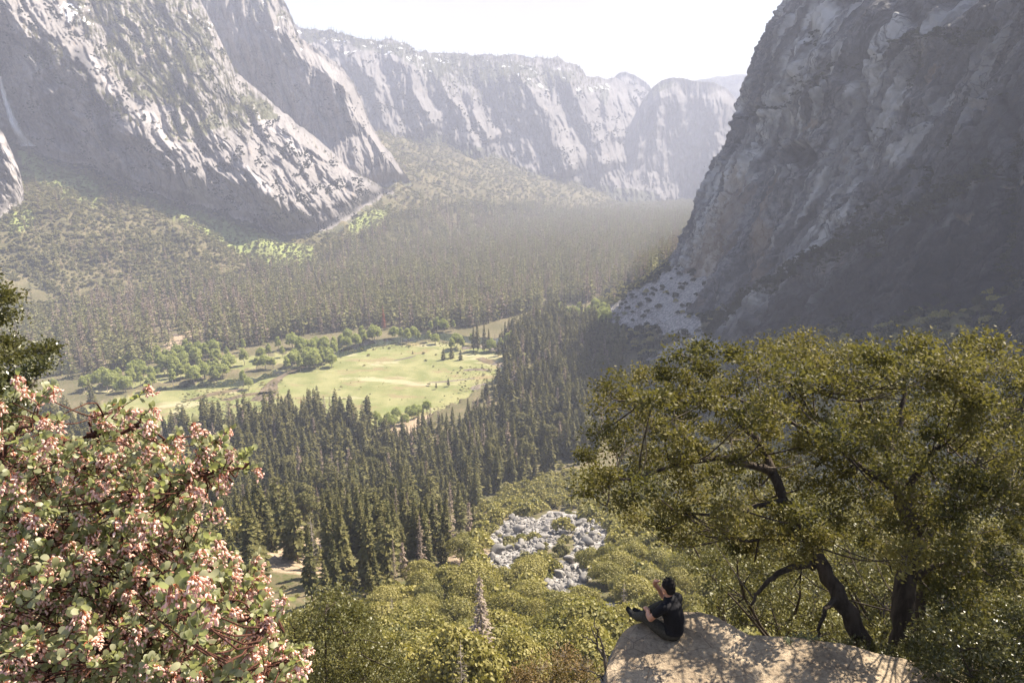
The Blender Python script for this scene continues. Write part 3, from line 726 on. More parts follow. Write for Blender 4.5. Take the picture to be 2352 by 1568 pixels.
def ground():
    na = len(GA); r = GR; RR = _RR; x, y, z = GX_, GY_, GZ_
    px, py, f = proj(np.stack([x, y, z], -1))
    sand = soft_poly(px, py, PG_SAND)*(RR > 200); scree = soft_poly(px, py, PG_SCREE)*(RR > 500); scree = np.maximum(scree, in_b(px, py)*1.*(RR > 120)*(RR < 400))
    light = soft_poly(px, py, PG_LIGHT)*(RR > 800)
    mead = soft_poly(px, py, [PG_MEADOW, PG_BANK])*(RR > 500)
    z = np.where((mead > 0) & (z < 12), z*.05, z)
    k = NT('ground_soil'); P = k.pos()
    n1 = k.noise(P, .02, 6, .6); n2 = k.noise(P, .35, 6, .7); n3 = k.noise(P, .006, 4)
    c = k.mix(k.rr(n1, .35, .65), (.10, .085, .048), (.17, .135, .085))
    c = k.mix(k.rr(n2, .4, .65), c, (.075, .08, .034))
    c = k.mix(k.math('MULTIPLY', k.attr('light'), k.rr(n1, .3, .6, .4, 1)), c, (.20, .23, .08))
    c = k.mix(k.attr('sand'), c, k.mix(k.rr(n2, .4, .65), (.33, .255, .18), (.2, .15, .10)))
    g = k.mix(k.rr(k.noise(P, .03, 5, .6), .35, .65), (.145, .155, .06), (.225, .215, .10))
    g = k.mix(k.rr(k.noise(k.scale(P, (.4, 1, 1)), .012, 5, .6), .55, .68, 0, .8), g, (.15, .17, .06))
    g = k.mix(k.rr(k.noise(k.scale(P, (.5, 1, 1)), .035, 6, .7), .53, .62, 0, .75), g, (.20, .15, .085))
    g = k.mix(k.rr(k.noise(P, .11, 5, .7), .55, .7, 0, .55), g, (.10, .12, .045))
    g = k.mix(k.rr(k.noise(k.scale(P, (.35, 1, 1)), .021, 4, .6, .4), .58, .64, 0, .6), g, (.36, .32, .21))
    g = k.mix(k.rr(n2, .5, .75, 0, .5), g, (.16, .2, .06))
    c = k.mix(k.attr('meadow'), c, g)
    c = k.mix(k.attr('scree'), c, k.mix(k.rr(k.noise(P, .25, 5, .8), .4, .6), (.33, .31, .29), (.13, .125, .12)))
    m = k.done(k.bsdf(c, .95, .1, k.bump(k.math('ADD', n2, k.noise(P, 2.0, 4, .7)), .6, .6)))
    me = mk('ground', np.stack([x, y, z], -1).reshape(-1, 3), grid_faces(na, len(r)), m, {'sand': sand.ravel(), 'scree': scree.ravel(), 'light': light.ravel(), 'meadow': mead.ravel()}, True)
    tag(ob('ground', me), 'valley ground with open green meadow, forest floor and talus slopes', None, None, 'structure')
ground()

def flat_strip(name, lines, mat, z, label, n=140, jit=.8, wide=1.0):
    """ribbon of water: centre line in photo pixels with half widths in metres, laid on the valley floor"""
    V = []; Fs = []; o = 0
    for line in lines:
        L = np.array(line, float)
        c = spline(L[:, :2], n); w = np.interp(np.linspace(0, 1, n), np.linspace(0, 1, len(L)), L[:, 2])
        P = at_z(c[:, 0], c[:, 1], z)
        Tn = np.gradient(P, axis=0); Tn[:, 2] = 0; Tn /= np.linalg.norm(Tn, axis=1)[:, None]
        S = np.stack([Tn[:, 1], -Tn[:, 0], 0*Tn[:, 0]], -1)
        s = np.arange(n)
        for q in (-1, -.5, 0, .5, 1):
            e = w*(1+jit*.5*fbm(s/7.0, q*3+o*.01, 4.4, 3)*abs(q))
            V.append(P+S*(q*e*wide)[:, None])
        Fs.append(np.concatenate([np.stack([np.arange(n-1)+i*n, np.arange(1, n)+i*n, np.arange(1, n)+(i+1)*n, np.arange(n-1)+(i+1)*n], -1) for i in range(4)])+o)
        o += 5*n
    me = mk(name, np.vstack(V), np.vstack(Fs), mat, None, True)
    return tag(ob(name, me), label, None, None, 'structure')

def water_mat(name, col):
    k = NT(name); P = k.pos()
    h = k.noise(k.scale(P, (1, 1, 1)), .5, 4, .6)
    c = k.mix(k.rr(k.noise(P, .03, 4), .4, .65), col, tuple(1.6*a for a in col))
    return k.done(k.bsdf(c, .14, .28, k.bump(h, .05, .35)))
W1 = water_mat('river_water', (.018, .024, .015)); W2 = water_mat('pool_water', (.11, .085, .055))
flat_strip('river', [[(1290, 690, 10), (1262, 712, 10), (1225, 748, 11), (1180, 772, 12), (1130, 784, 13), (1060, 777, 14), (1000, 772, 12), (930, 778, 12), (880, 784, 12), (830, 796, 12), (790, 810, 11), (740, 826, 10), (690, 842, 11), (640, 856, 12), (590, 868, 12), (540, 878, 13), (480, 884, 11), (420, 888, 9), (360, 893, 8), (290, 905, 8), (230, 925, 7)]], W1, .18, 'dark winding river curving round the far side of the green meadow', wide=1.45)
flat_strip('flooded_channel', [[(700, 842, 4), (640, 868, 6), (610, 905, 13), (600, 930, 14), (590, 950, 9)], [(560, 893, 4), (500, 902, 7), (440, 918, 5), (390, 930, 3)], [(640, 900, 4), (560, 908, 6), (480, 930, 5), (430, 938, 3)],
    [(1100, 822, 7), (1125, 830, 10), (1160, 838, 11)], [(1065, 850, 2), (1095, 848, 5), (1130, 850, 4)], [(1085, 895, 6), (1100, 888, 7), (1115, 880, 4)], [(985, 878, 1.5), (1020, 876, 3), (1060, 872, 2), (1090, 868, 1.5)], [(905, 828, 1), (935, 822, 3), (955, 816, 1)], [(1060, 800, 8), (1110, 795, 10), (1150, 806, 8)], [(1285, 800, 2), (1290, 770, 3), (1298, 745, 3)]], W2, .24, 'shallow brown flood channels and pools in the meadow', 50)
# ------------------------------------------------------------------ plant meshes
RH = np.array([(0, 0, 0), (.5, .42, .06), (0, 1, 0), (-.5, .42, .06)], float)      # pointed leaf or spray, folded on its rib
RHF = np.array([[0, 1, 2], [0, 2, 3]])
RQ = np.array([(-.25, 0, 0), (.25, 0, 0), (.5, .55, .05), (.12, 1, 0), (-.4, .7, .05)], float)
RQF = np.array([[0, 1, 2, 3, 4]])

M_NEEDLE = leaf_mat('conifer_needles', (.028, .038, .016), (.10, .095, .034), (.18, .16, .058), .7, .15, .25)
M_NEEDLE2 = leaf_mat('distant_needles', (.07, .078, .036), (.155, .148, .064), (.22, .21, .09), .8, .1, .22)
M_DEAD = leaf_mat('dead_needles', (.155, .115, .085), (.20, .15, .115), (.25, .2, .16), .9, .05, .15, (.2, .15, .1))
M_PALE = leaf_mat('bleached_needles', (.19, .15, .125), (.25, .2, .165), (.31, .26, .215), .9, .05, .2, (.36, .29, .23))
M_RUST = leaf_mat('rust_needles', (.26, .085, .04), (.3, .1, .05), (.36, .15, .08), .9, .05, .2, (.4, .14, .06))
M_OAK = leaf_mat('oak_scrub_leaves', (.075, .085, .028), (.205, .18, .048), (.29, .255, .085), .55, .3, .3)
M_WILLOW = leaf_mat('spring_leaves', (.18, .215, .06), (.28, .30, .095), (.37, .38, .15), .6, .2, .45)
M_SHRUB = leaf_mat('slope_shrub_leaves', (.10, .098, .046), (.165, .152, .07), (.23, .21, .10), .7, .15, .25)
M_SLOPEG = leaf_mat('pale_slope_leaves', (.095, .105, .042), (.135, .135, .052), (.18, .175, .07), .7, .15, .3)
M_BRUSHD = leaf_mat('cliff_shrub_leaves', (.020, .026, .015), (.035, .04, .02), (.05, .052, .026), .7, .15, .2)
M_BARK = bark_mat('conifer_bark', (.10, .07, .05), (.17, .125, .095))
M_GREYWOOD = bark_mat('grey_deadwood', (.24, .2, .175), (.38, .33, .29))
M_OAKBARK = bark_mat('oak_bark', (.035, .028, .022), (.075, .06, .048), 9)

def conifer(seed, h=40.0, rad=.12, nlev=24, nb=6, per=5, bare=.1, gap=.15, blunt=.8, size=1.0, tintr=.6):
    r = np.random.default_rng(seed); tr = Bag(); cr = Bag()
    lean = r.normal(size=2)*.012
    tp = np.array([(lean[0]*f*h, lean[1]*f*h, f*h) for f in np.linspace(0, 1, 7)])
    tr.tube(tp-np.array([0, 0, .02*h])*(np.arange(7) == 0)[:, None], np.linspace(.012*h, .0015*h, 7), 6)
    Ds, Us, Ls, Ss, Ts = [], [], [], [], []
    for i in range(nlev):
        f = bare+(1-bare)*(i/nlev)**.95
        Rm = rad*h*(1-((f-bare)/(1-bare)))**blunt*(.72+.5*r.random())*(1 if f > bare+.1 else .75)
        Rm = max(Rm, .012*h)
        a0 = r.random()*6.28
        for j in range(nb):
            if r.random() < gap: continue
            a = a0+j*6.283/nb+r.normal()*.25; L = Rm*(.65+.5*r.random())
            out = np.array([math.cos(a), math.sin(a), 0]); side = np.array([-out[1], out[0], 0])
            base = np.array([lean[0]*f*h, lean[1]*f*h, f*h])
            droop = .15+.3*(1-f)+.1*r.random()
            for k in range(per):
                t = .18+.75*(k+.6*r.random())/per
                p = base+out*L*t+np.array([0, 0, -droop*L*t*t+.12*L*t])+side*r.normal()*.12*L*t
                d = out*.8+side*r.normal()*.75+np.array([0, 0, -.28+.25*r.normal()])
                Ds.append(d); Us.append(np.array([0, 0, .65])+.8*out+.4*r.normal(size=3)); Ls.append(p)
                Ss.append((size*(.30*L+.010*h)*(.8+.5*r.random()), size*(.46*L+.014*h)*(.8+.5*r.random())))
                Ts.append(np.clip(.25+.55*t*tintr+.35*r.normal()*tintr, 0, 1))
    M = frames(np.array(Ds), np.array(Us)); S = np.array(Ss)
    M = M*np.stack([S[:, 0], S[:, 1], S[:, 0]], -1)[:, None, :]
    cr.stamp(RH, RHF, M, np.array(Ls), np.array(Ts))
    # leader
    tip = np.array([lean[0]*h, lean[1]*h, .965*h])
    cr.stamp(RH, RHF, frames(np.tile([0, 0, 1.], (3, 1)), unit(3, r))*np.array([.02*h, .055*h, .02*h]), np.tile(tip, (3, 1)), .5)
    return tr, cr

def merge(bags_mats, name):
    V = []; T_ = []; mi = []; fl = []; o = 0; mats = []
    for bi, (b, m) in enumerate(bags_mats):
        V.append(np.vstack(b.V)); T_.append(np.concatenate(b.T)); mats.append(m)
        for f in b.F.values():
            f = [q for q in f if len(q)]
            if f:
                f = np.vstack(f)+o; fl.append(f); mi.append(np.full(len(f), bi))
        o += b.n
    return mk(name, np.vstack(V), fl, mats, {'tint': np.concatenate(T_)}, False, np.concatenate(mi))

def crown(seed, w, h, lobes, leaves, leaf, z0=0.3, flat=1.0, tint0=.35, inner=.3, quad=True):
    """crown of rounded clumps; w width, h total height, leaf = spray size"""
    r = np.random.default_rng(seed); B = Bag()
    C = []
    for i in range(lobes):
        a = i*2.399+r.random(); q = math.sqrt((i+.5)/lobes)
        rr = q*w*.36; zz = h*(z0+(1-z0)*(.62*math.sqrt(max(0, 1-q*q*.85)))*(.8+.35*r.random()))
        C.append((rr*math.cos(a), rr*math.sin(a), zz, w*(.17+.1*r.random())*(15/max(lobes, 15))**.5))
    C = np.array(C); per = leaves//lobes
    D = unit(lobes*per, r); D[:, 2] = np.abs(D[:, 2])*.9+.1*D[:, 2]*0-.35*(r.random(lobes*per) < .3)
    D /= np.linalg.norm(D, axis=1)[:, None]
    idx = np.repeat(np.arange(lobes), per)
    rad = C[idx, 3]*(1-inner*r.random(len(D))**2)*(1+.16*r.normal(size=len(D)))
    P = C[idx, :3]+D*rad[:, None]*np.array([1, 1, .8*flat])
    Nn = D+.55*r.normal(size=D.shape); Tn = np.cross(Nn, unit(len(D), r))
    S = leaf*(.7+.6*r.random(len(D)))
    M = frames(Tn, Nn)*np.stack([S, S*1.15, S], -1)[:, None, :]
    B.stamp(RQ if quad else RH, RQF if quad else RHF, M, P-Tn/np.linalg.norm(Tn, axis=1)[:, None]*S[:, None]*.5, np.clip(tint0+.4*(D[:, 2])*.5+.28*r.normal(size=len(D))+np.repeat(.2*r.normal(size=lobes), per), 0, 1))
    return B, C

def broad_trunk(seed, C, h, rad, sides=6):
    r = np.random.default_rng(seed); B = Bag()
    top = np.array([r.normal()*.03*h, r.normal()*.03*h, h*.36])
    B.tube([(0, 0, -.08*h), (r.normal()*.01*h, 0, h*.18), top], [rad*1.2, rad, rad*.75], sides)
    for c in C[:: max(1, len(C)//7)]:
        e = np.array(c[:3])*np.array([.8, .8, .92]); m = (top+e)/2+r.normal(size=3)*.03*h
        B.tube([top, m, e], [rad*.6, rad*.35, rad*.12], 5)
    return B

NEAR_CON = []
for i, (h, rad, nl, nb, per, bare, gap, bl) in enumerate([(40, .125, 30, 7, 6, .10, .12, .85), (44, .10, 34, 7, 5, .14, .18, .75), (36, .145, 26, 7, 6, .06, .1, .9), (46, .105, 30, 6, 6, .22, .25, .62), (34, .15, 20, 6, 6, .25, .38, .5), (42, .09, 32, 6, 5, .08, .15, .8)]):
    t, c = conifer(100+i, h, rad, nl, nb, per, bare, gap, bl)
    NEAR_CON.append((h, t.mesh('conifer_trunk', M_BARK), c.mesh('conifer_crown', M_NEEDLE)))
for i, (w, h, lb, lv, z0) in enumerate([(11, 34, 22, 5200, .32), (9, 30, 18, 4400, .42)]):
    b, C = crown(120+i, w, h, lb, lv, .62, z0, 1.35, .3, .35)
    NEAR_CON.append((h, broad_trunk(125+i, C, h*1.5, .32).mesh('pine_trunk', M_BARK), b.mesh('pine_crown', M_NEEDLE)))
DEAD_CON = []
for i, (h, nl, gap, mt) in enumerate([(34, 22, .35, M_DEAD), (30, 18, .5, M_DEAD), (40, 26, .15, M_RUST), (34, 34, .12, M_PALE)]):
    t, c = conifer(150+i, h, .095, nl, 6, 4, .12, gap, .8, .95 if mt is M_RUST else .62)
    DEAD_CON.append((h, t.mesh('dead_trunk', M_BARK if mt is M_RUST else M_GREYWOOD), c.mesh('dead_crown', mt)))
def snag(seed, h):
    r = np.random.default_rng(seed); t = Bag(); c = Bag()
    t.tube([(0, 0, -.5), (.01*h, 0, .5*h), (.0, .01*h, h)], [.011*h, .007*h, .0015*h], 6)
    for i in range(90):
        f = .12+.86*r.random(); a = r.random()*6.28; L = .15*h*(1-f)**.7*(.5+.8*r.random())+.012*h
        d = np.array([math.cos(a), math.sin(a), -.15+.25*r.normal()])
        p0 = np.array([.01*h*f, 0, f*h]); p1 = p0+d*L*.55+np.array([0, 0, .03*L]); p2 = p0+d*L+np.array([0, 0, -.12*L])
        c.tube([p0, p1, p2], [.0022*h, .0016*h, .0005*h], 4, .3+.4*r.random())
        for q in range(3):
            e = p1+(p2-p1)*r.random(); c.tube([e, e+unit(1, r)[0]*L*.28], [.001*h, .0003*h], 3, .5)
    return t, c
SNAGS = []
for i in range(2):
    t, c = snag(170+i, 16.0); SNAGS.append((16.0, t.mesh('snag_trunk', M_GREYWOOD), c.mesh('snag_branches', M_GREYWOOD)))
def far_con(seed, mat, rad=.12, nl=12, nb=5, per=2, gap=.1, bl=.8, bare=.08):
    t, c = conifer(seed, 1.0, rad, nl, nb, per, bare, gap, bl, 1.7)
    return merge([(c, mat), (t, M_BARK)], 'far_conifer')
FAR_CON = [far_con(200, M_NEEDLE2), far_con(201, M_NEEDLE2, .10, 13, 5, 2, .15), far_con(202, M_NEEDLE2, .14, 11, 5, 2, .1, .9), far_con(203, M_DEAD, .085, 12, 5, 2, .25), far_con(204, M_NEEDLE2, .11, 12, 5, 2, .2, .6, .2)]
MID_CON = [far_con(210, M_NEEDLE, .12, 20, 6, 4, .12), far_con(211, M_NEEDLE, .10, 22, 6, 4, .15), far_con(212, M_NEEDLE, .14, 18, 6, 4, .1, .9), far_con(213, M_DEAD, .085, 18, 5, 3, .3), far_con(214, M_NEEDLE, .11, 20, 6, 4, .2, .6, .2)]
OAKS = []
for i, (w, h, lb, lv) in enumerate([(9.5, 8.5, 26, 9000), (8, 9, 22, 8000), (11, 8, 32, 11000), (7, 6.5, 18, 6500)]):
    b, C = crown(300+i, w, h, lb, lv, .27, .28, 1.0, .35, .22)
    OAKS.append((w, broad_trunk(310+i, C, h, .22).mesh('oak_trunk', M_OAKBARK), b.mesh('oak_crown', M_OAK)))
WILLOWS = []
for i, (w, h, lb, lv) in enumerate([(10, 23, 13, 1500), (14, 20, 15, 1700), (8, 25, 10, 1200)]):
    b, C = crown(330+i, w, h, lb+5, lv*3, .8, .06, 1.5, .35, .6)
    WILLOWS.append((h, broad_trunk(340+i, C, h, .35).mesh('riverside_trunk', M_GREYWOOD), b.mesh('riverside_crown', M_WILLOW)))
def blob(seed, mat, lobes=6, leaves=220, leaf=.16, tint=.35):
    b, C = crown(seed, 1.0, .8, lobes, leaves, leaf, .1, 1.0, tint); return b.mesh('round_shrub', mat)
SHRUBS = [blob(360, M_SHRUB), blob(361, M_SHRUB), blob(362, M_SLOPEG), blob(363, M_OAK, 8, 500, .11)]
DARKS = [blob(370, M_BRUSHD, 7, 260, .15), blob(371, M_BRUSHD, 6, 220, .16)]

# ------------------------------------------------------------------ where things grow
BASE_LINE = np.array([(-330, 420), (0, 500), (40, 470), (62, 345), (100, 370), (200, 392), (260, 420), (300, 440), (380, 470), (440, 478), (520, 500), (600, 535), (660, 550), (720, 548), (790, 530), (830, 490), (870, 470), (845, 485), (850, 300), (955, 300), (1050, 295), (1100, 300), (1200, 340), (1300, 370), (1400, 410), (1560, 430), (2400, 600)], float)
FAR_LINE = np.array([(-200, 960), (0, 945), (120, 915), (200, 885), (330, 842), (450, 808), (560, 800), (700, 772), (880, 752), (1000, 760), (1100, 750), (1230, 712), (1300, 700), (1420, 690), (1520, 660), (2400, 640)], float)
SLOPE_LINE = np.array([(-200, 800), (0, 770), (150, 720), (300, 680), (450, 650), (600, 622), (720, 600), (800, 560), (900, 500), (1000, 470), (1200, 470), (1400, 490), (1600, 500), (2400, 500)], float)
PG_NEAR = [(300, 1080), (380, 1015), (480, 985), (560, 980), (600, 995), (640, 960), (720, 948), (800, 965), (830, 985), (880, 1010), (950, 1000), (985, 968), (1060, 965), (1130, 935), (1170, 890), (1185, 830), (1165, 790), (1215, 752), (1262, 735), (1300, 765), (1330, 755), (1390, 770), (1440, 790), (1470, 830), (1440, 900), (1400, 960), (1370, 1040), (1300, 1085), (1180, 1120), (1105, 1150), (1085, 1200), (1090, 1240), (1030, 1290), (960, 1335), (880, 1390), (760, 1400), (600, 1380), (430, 1300), (200, 1250), (100, 1150)]
PG_OAK = [(1110, 1160), (1180, 1125), (1300, 1090), (1375, 1040), (1420, 960), (1500, 900), (1800, 880), (2500, 900), (2500, 1640), (560, 1640), (640, 1480), (760, 1420), (880, 1400), (960, 1345), (1030, 1300), (1090, 1250)]
def wallx(y): return np.interp(y, [240, 380, 520, 650, 769, 919, 1080, 1200, 1270, 1450, 1800, 2300, 9000], [520, 440, 372, 312, 266, 222, 222, 235, 262, 338, 520, 900, 6000])
def jgrid(x0, x1, y0, y1, s, r=rng, over=-4):
    X, Y = np.meshgrid(np.arange(x0, x1, s), np.arange(y0, y1, s), indexing='ij')
    X = X.ravel()+r.uniform(-.48, .48, X.size)*s; Y = Y.ravel()+r.uniform(-.48, .48, Y.size)*s
    m = np.abs(X) < .80*Y+60; X, Y = X[m], Y[m]; Z = T(X, Y)
    px, py, _ = proj(np.stack([X, Y, Z], -1))
    m = (px > -90) & (px < 2440) & (X < wallx(Y)+over)
    return X[m], Y[m], Z[m], px[m], py[m]

# ---- far side forest: one mass nobody could count
fp, fs, fv = [], [], []
for y0, y1, s in ((900, 1500, 12.5), (1500, 2300, 13.5), (2300, 3300, 16), (3300, 5400, 18)):
    X, Y, Z, px, py = jgrid(-2800, 2600, y0, y1, s)
    fl = np.interp(px, FAR_LINE[:, 0], FAR_LINE[:, 1]); sl = np.interp(px, SLOPE_LINE[:, 0], SLOPE_LINE[:, 1]); bl = np.interp(px, BASE_LINE[:, 0], BASE_LINE[:, 1])
    n = fbm(X/140, Y/140, 3.3, 3); n2 = fbm(X/45, Y/45, 8.3, 2)
    slope = py < sl
    pr = np.where(slope, .40+.45*n, .86+.5*n)
    pr = np.where(inside(px, py, PG_LIGHT[0]) | inside(px, py, PG_LIGHT[1]) | inside(px, py, PG_LIGHT[2]) | inside(px, py, PG_LIGHT[3]), .06, pr)
    pr = np.where(inside(px, py, [(300, 740), (470, 720), (500, 790), (330, 810)]), pr*.55, pr)
    pr = np.where(inside(px, py, PG_SAND[2]), 0.1, pr)
    pr = np.where((px > 1330) & (py > 640) & (Z > 4), .12, pr)
    m = (py < fl) & (py > bl-3) & (rng.random(len(X)) < pr) & ~((py > 690) & inside(px, py, PG_BANK))
    X, Y, Z, px, py, n, n2, slope = [a[m] for a in (X, Y, Z, px, py, n, n2, slope)]
    h = np.where(slope, rng.uniform(14, 32, len(X)), rng.uniform(34, 60, len(X)))*(1+.1*n2)
    h = np.where(rng.random(len(X)) < .12, h*.6, h)
    dead = rng.random(len(X)) < np.clip(.24+.4*n2+.3*np.where(inside(px, py, [(150, 560), (420, 620), (620, 760), (400, 800), (200, 760)]), 1, 0), 0, .6)
    v = np.where(dead, 3, rng.choice([0, 1, 2, 4], len(X)))
    fp.append(np.stack([X, Y, Z-.4], -1)); fs.append(np.stack([h*rng.uniform(1.0, 1.5, len(X)), h*rng.uniform(1.0, 1.5, len(X)), h], -1)); fv.append(v)
fp, fs, fv = np.vstack(fp), np.vstack(fs), np.concatenate(fv)
def rz(n, tilt=.03): return np.stack([rng.normal(size=n)*tilt, rng.normal(size=n)*tilt, rng.uniform(0, 6.28, n)], -1)
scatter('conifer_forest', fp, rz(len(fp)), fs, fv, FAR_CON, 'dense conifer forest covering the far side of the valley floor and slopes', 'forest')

# ---- brush on the left slope and the far slopes
bp, bs, bv = [], [], []
for y0, y1, s in ((1050, 1700, 6.5), (1700, 2400, 8.5), (2400, 5200, 17)):
    X, Y, Z, px, py = jgrid(-2800, 2000, y0, y1, s)
    sl = np.interp(px, SLOPE_LINE[:, 0], SLOPE_LINE[:, 1]); bl = np.interp(px, BASE_LINE[:, 0], BASE_LINE[:, 1])
    n = fbm(X/120, Y/120, 6.3, 3)
    pale = soft_poly(px, py, PG_LIGHT) > 0
    bare = inside(px, py, [(380, 505), (400, 500), (425, 520), (420, 545)]) | inside(px, py, [(490, 600), (530, 610), (545, 640), (500, 625)]) | inside(px, py, [(20, 650), (60, 640), (130, 690), (40, 690)])
    m = (py < sl+25) & (py > bl-2) & (rng.random(len(X)) < np.where(pale, .95, .72+.5*n)) & ~bare
    X, Y, Z, px, py, n, pale = [a[m] for a in (X, Y, Z, px, py, n, pale)]
    w = np.clip(rng.lognormal(1.95, .38, len(X)), 3.5, 15)*np.where(pale, .85, 1)*(1 if y0 < 2400 else 1.6)
    v = np.where(pale & (rng.random(len(X)) < .75) | (rng.random(len(X)) < .07+.1*(n > .25)), 2, rng.integers(0, 2, len(X)))
    bp.append(np.stack([X, Y, Z-.3], -1)); bs.append(np.stack([w, w, w*rng.uniform(.7, 1.1, len(X))], -1)); bv.append(v)
bp, bs, bv = np.vstack(bp), np.vstack(bs), np.concatenate(bv)
scatter('slope_shrubbery', bp, rz(len(bp)), bs, bv, SHRUBS[:3], 'olive and pale green brush covering the talus slope below the left cliffs', 'shrubbery')

# ---- trees on the ledges and rims of the mountains
def on_sheet(name, n, polys, rim=None):
    PX, PY, P = SHEETS[name]; px, py, p = PX.ravel(), PY.ravel(), P.reshape(-1, 3)
    m = np.zeros(len(px), bool)
    for q in polys: m |= inside(px+8*fbm(px/20, py/20, 2, 3), py, q)
    if rim is not None:
        mm = np.zeros(PX.shape, bool); mm[:, -rim:] = True; m |= mm.ravel() & (px > -100) & (px < 2400)
    i = np.flatnonzero(m); i = rng.choice(i, min(n, len(i)), replace=False)
    return p[i]
lp = [on_sheet('mountain', 1500, [[(200, -40), (470, 30), (560, 190), (640, 262), (560, 290), (440, 250), (330, 240), (240, 150), (160, 40)], [(60, 60), (160, 140), (290, 250), (330, 300), (280, 280), (140, 190), (40, 110)]]),
      on_sheet('mountain', 420, [[(190, 350), (330, 410), (300, 440), (200, 400)], [(400, 240), (520, 250), (600, 330), (560, 330), (460, 310), (380, 320)], [(640, 270), (800, 385), (900, 440), (860, 430), (740, 350)]])]
lh = [rng.uniform(12, 27, len(lp[0])), rng.uniform(7, 16, len(lp[1]))]
lp.append(on_sheet('buttress', 160, [[(640, -20), (660, 0), (700, 110), (690, 120), (640, 40)]], 2)); lh.append(rng.uniform(8, 18, len(lp[-1])))
lp.append(on_sheet('far_ridge', 1300, [[(690, 60), (910, 88), (1000, 120), (1200, 130), (1300, 138), (1390, 185), (1390, 215), (1200, 190), (1000, 165), (900, 120), (690, 90)]], 3)); lh.append(rng.uniform(18, 34, len(lp[-1])))
lp.append(on_sheet('far_ridge', 900, [[(960, 150), (1200, 170), (1200, 260), (1100, 240), (980, 210)], [(900, 320), (1000, 290), (1060, 345), (1200, 410), (950, 390)]])); lh.append(rng.uniform(18, 34, len(lp[-1])))
lp.append(on_sheet('granite_dome', 160, [[(1480, 170), (1660, 170), (1660, 205), (1500, 215)]], 2)); lh.append(rng.uniform(12, 24, len(lp[-1])))
lp.append(on_sheet('granite_peak', 60, [], 2)); lh.append(rng.uniform(14, 26, len(lp[-1])))
lp.append(on_sheet('far_hill', 260, [], 5)); lh.append(rng.uniform(20, 36, len(lp[-1])))
lq, lh = np.vstack(lp), np.concatenate(lh)
scatter('rim_treeline', lq-np.array([0, 0, 1.0]), rz(len(lq)), np.stack([lh*1.15, lh*1.15, lh], -1), rng.choice([0, 1, 2, 4, 3], len(lq), p=[.25, .25, .25, .15, .1]), FAR_CON, 'small conifers scattered along the ledges and rims of the mountains', 'treeline')

mp_ = np.vstack([on_sheet('mountain', 16000, [[(-60, -40), (480, -40), (560, 190), (660, 280), (820, 410), (940, 450), (930, 500), (700, 560), (400, 490), (80, 380), (-60, 300)]]), on_sheet('far_ridge', 7000, [[(690, 60), (1400, 185), (1560, 240), (1560, 480), (1100, 380), (950, 380)]]), on_sheet('buttress', 1500, [[(560, -20), (650, 0), (700, 110), (820, 230), (940, 430), (760, 320), (600, 180)]])])
sx_, sy_, _f = proj(mp_); keep = fbm(sx_/34, sy_/22, 3.7, 4) > .3; mp_ = mp_[keep]; w = rng.uniform(3, 7.5, len(mp_))*np.where(mp_[:, 1] > 3000, 2.2, 1)
scatter('mountain_shrubbery', mp_-np.array([0, 0, .8]), rz(len(mp_)), np.stack([w, w, w*rng.uniform(.8, 1.7, len(w))], -1), rng.integers(0, 2, len(w)), DARKS, 'dark scrub dotted over the granite faces of the far mountains', 'shrubbery')

# ---- shrubs on the ledges of the right cliff, on its talus and behind the ledge
PXc, PYc, Pc = SHEETS['cliff']; vg = SHEETS['cliff_veg']
i = np.flatnonzero((vg.ravel() > .05) & (PXc.ravel() > 1400) & (PXc.ravel() < 2420) & (PYc.ravel() < 900) & (PYc.ravel() > -40) & (Pc[..., 1].ravel() < 1350))
wgt = np.clip(vg.ravel()[i], .02, .6); i = rng.choice(i, min(4200, len(i)), replace=False, p=wgt/wgt.sum())
q = Pc.reshape(-1, 3)[i]; w = np.clip(rng.lognormal(1.3, .45, len(q)), 1.8, 9)
X, Y, Z, px, py = jgrid(20, 640, 190, 1500, 7.0, rng, 75)
tal = (Z > 3) & (X > np.interp(Y, [190, 330, 500, 900, 1221, 1500], [70, 75, 95, 120, 125, 215])) & (rng.random(len(X)) < .75) & ~(soft_poly(px, py, PG_SCREE) > 0) & ~inside(px, py, PG_NEAR)
tal |= (soft_poly(px, py, PG_SCREE) > 0) & (rng.random(len(X)) < .1)
X, Y, Z, px, py = X[tal], Y[tal], Z[tal], px[tal], py[tal]
w2 = rng.uniform(5.5, 12, len(X)); yel = inside(px, py, [(1290, 690), (1420, 690), (1440, 740), (1400, 790), (1330, 780), (1290, 740)])
q = np.vstack([q-np.array([.5, 0, .6]), np.stack([X, Y, Z-.3], -1)]); w = np.concatenate([w, w2])
v = np.concatenate([rng.integers(0, 2, len(i)), np.where(yel, 3, np.where(rng.random(len(X)) < .25, 2, rng.integers(0, 2, len(X))))])
scatter('cliff_shrubbery', q, rz(len(q), .1), np.stack([w, w, w*rng.uniform(.7, 1.2, len(w))], -1), v, DARKS+[SHRUBS[3], SHRUBS[2]], 'dark brush growing along the ledges and foot of the right cliff', 'shrubbery')

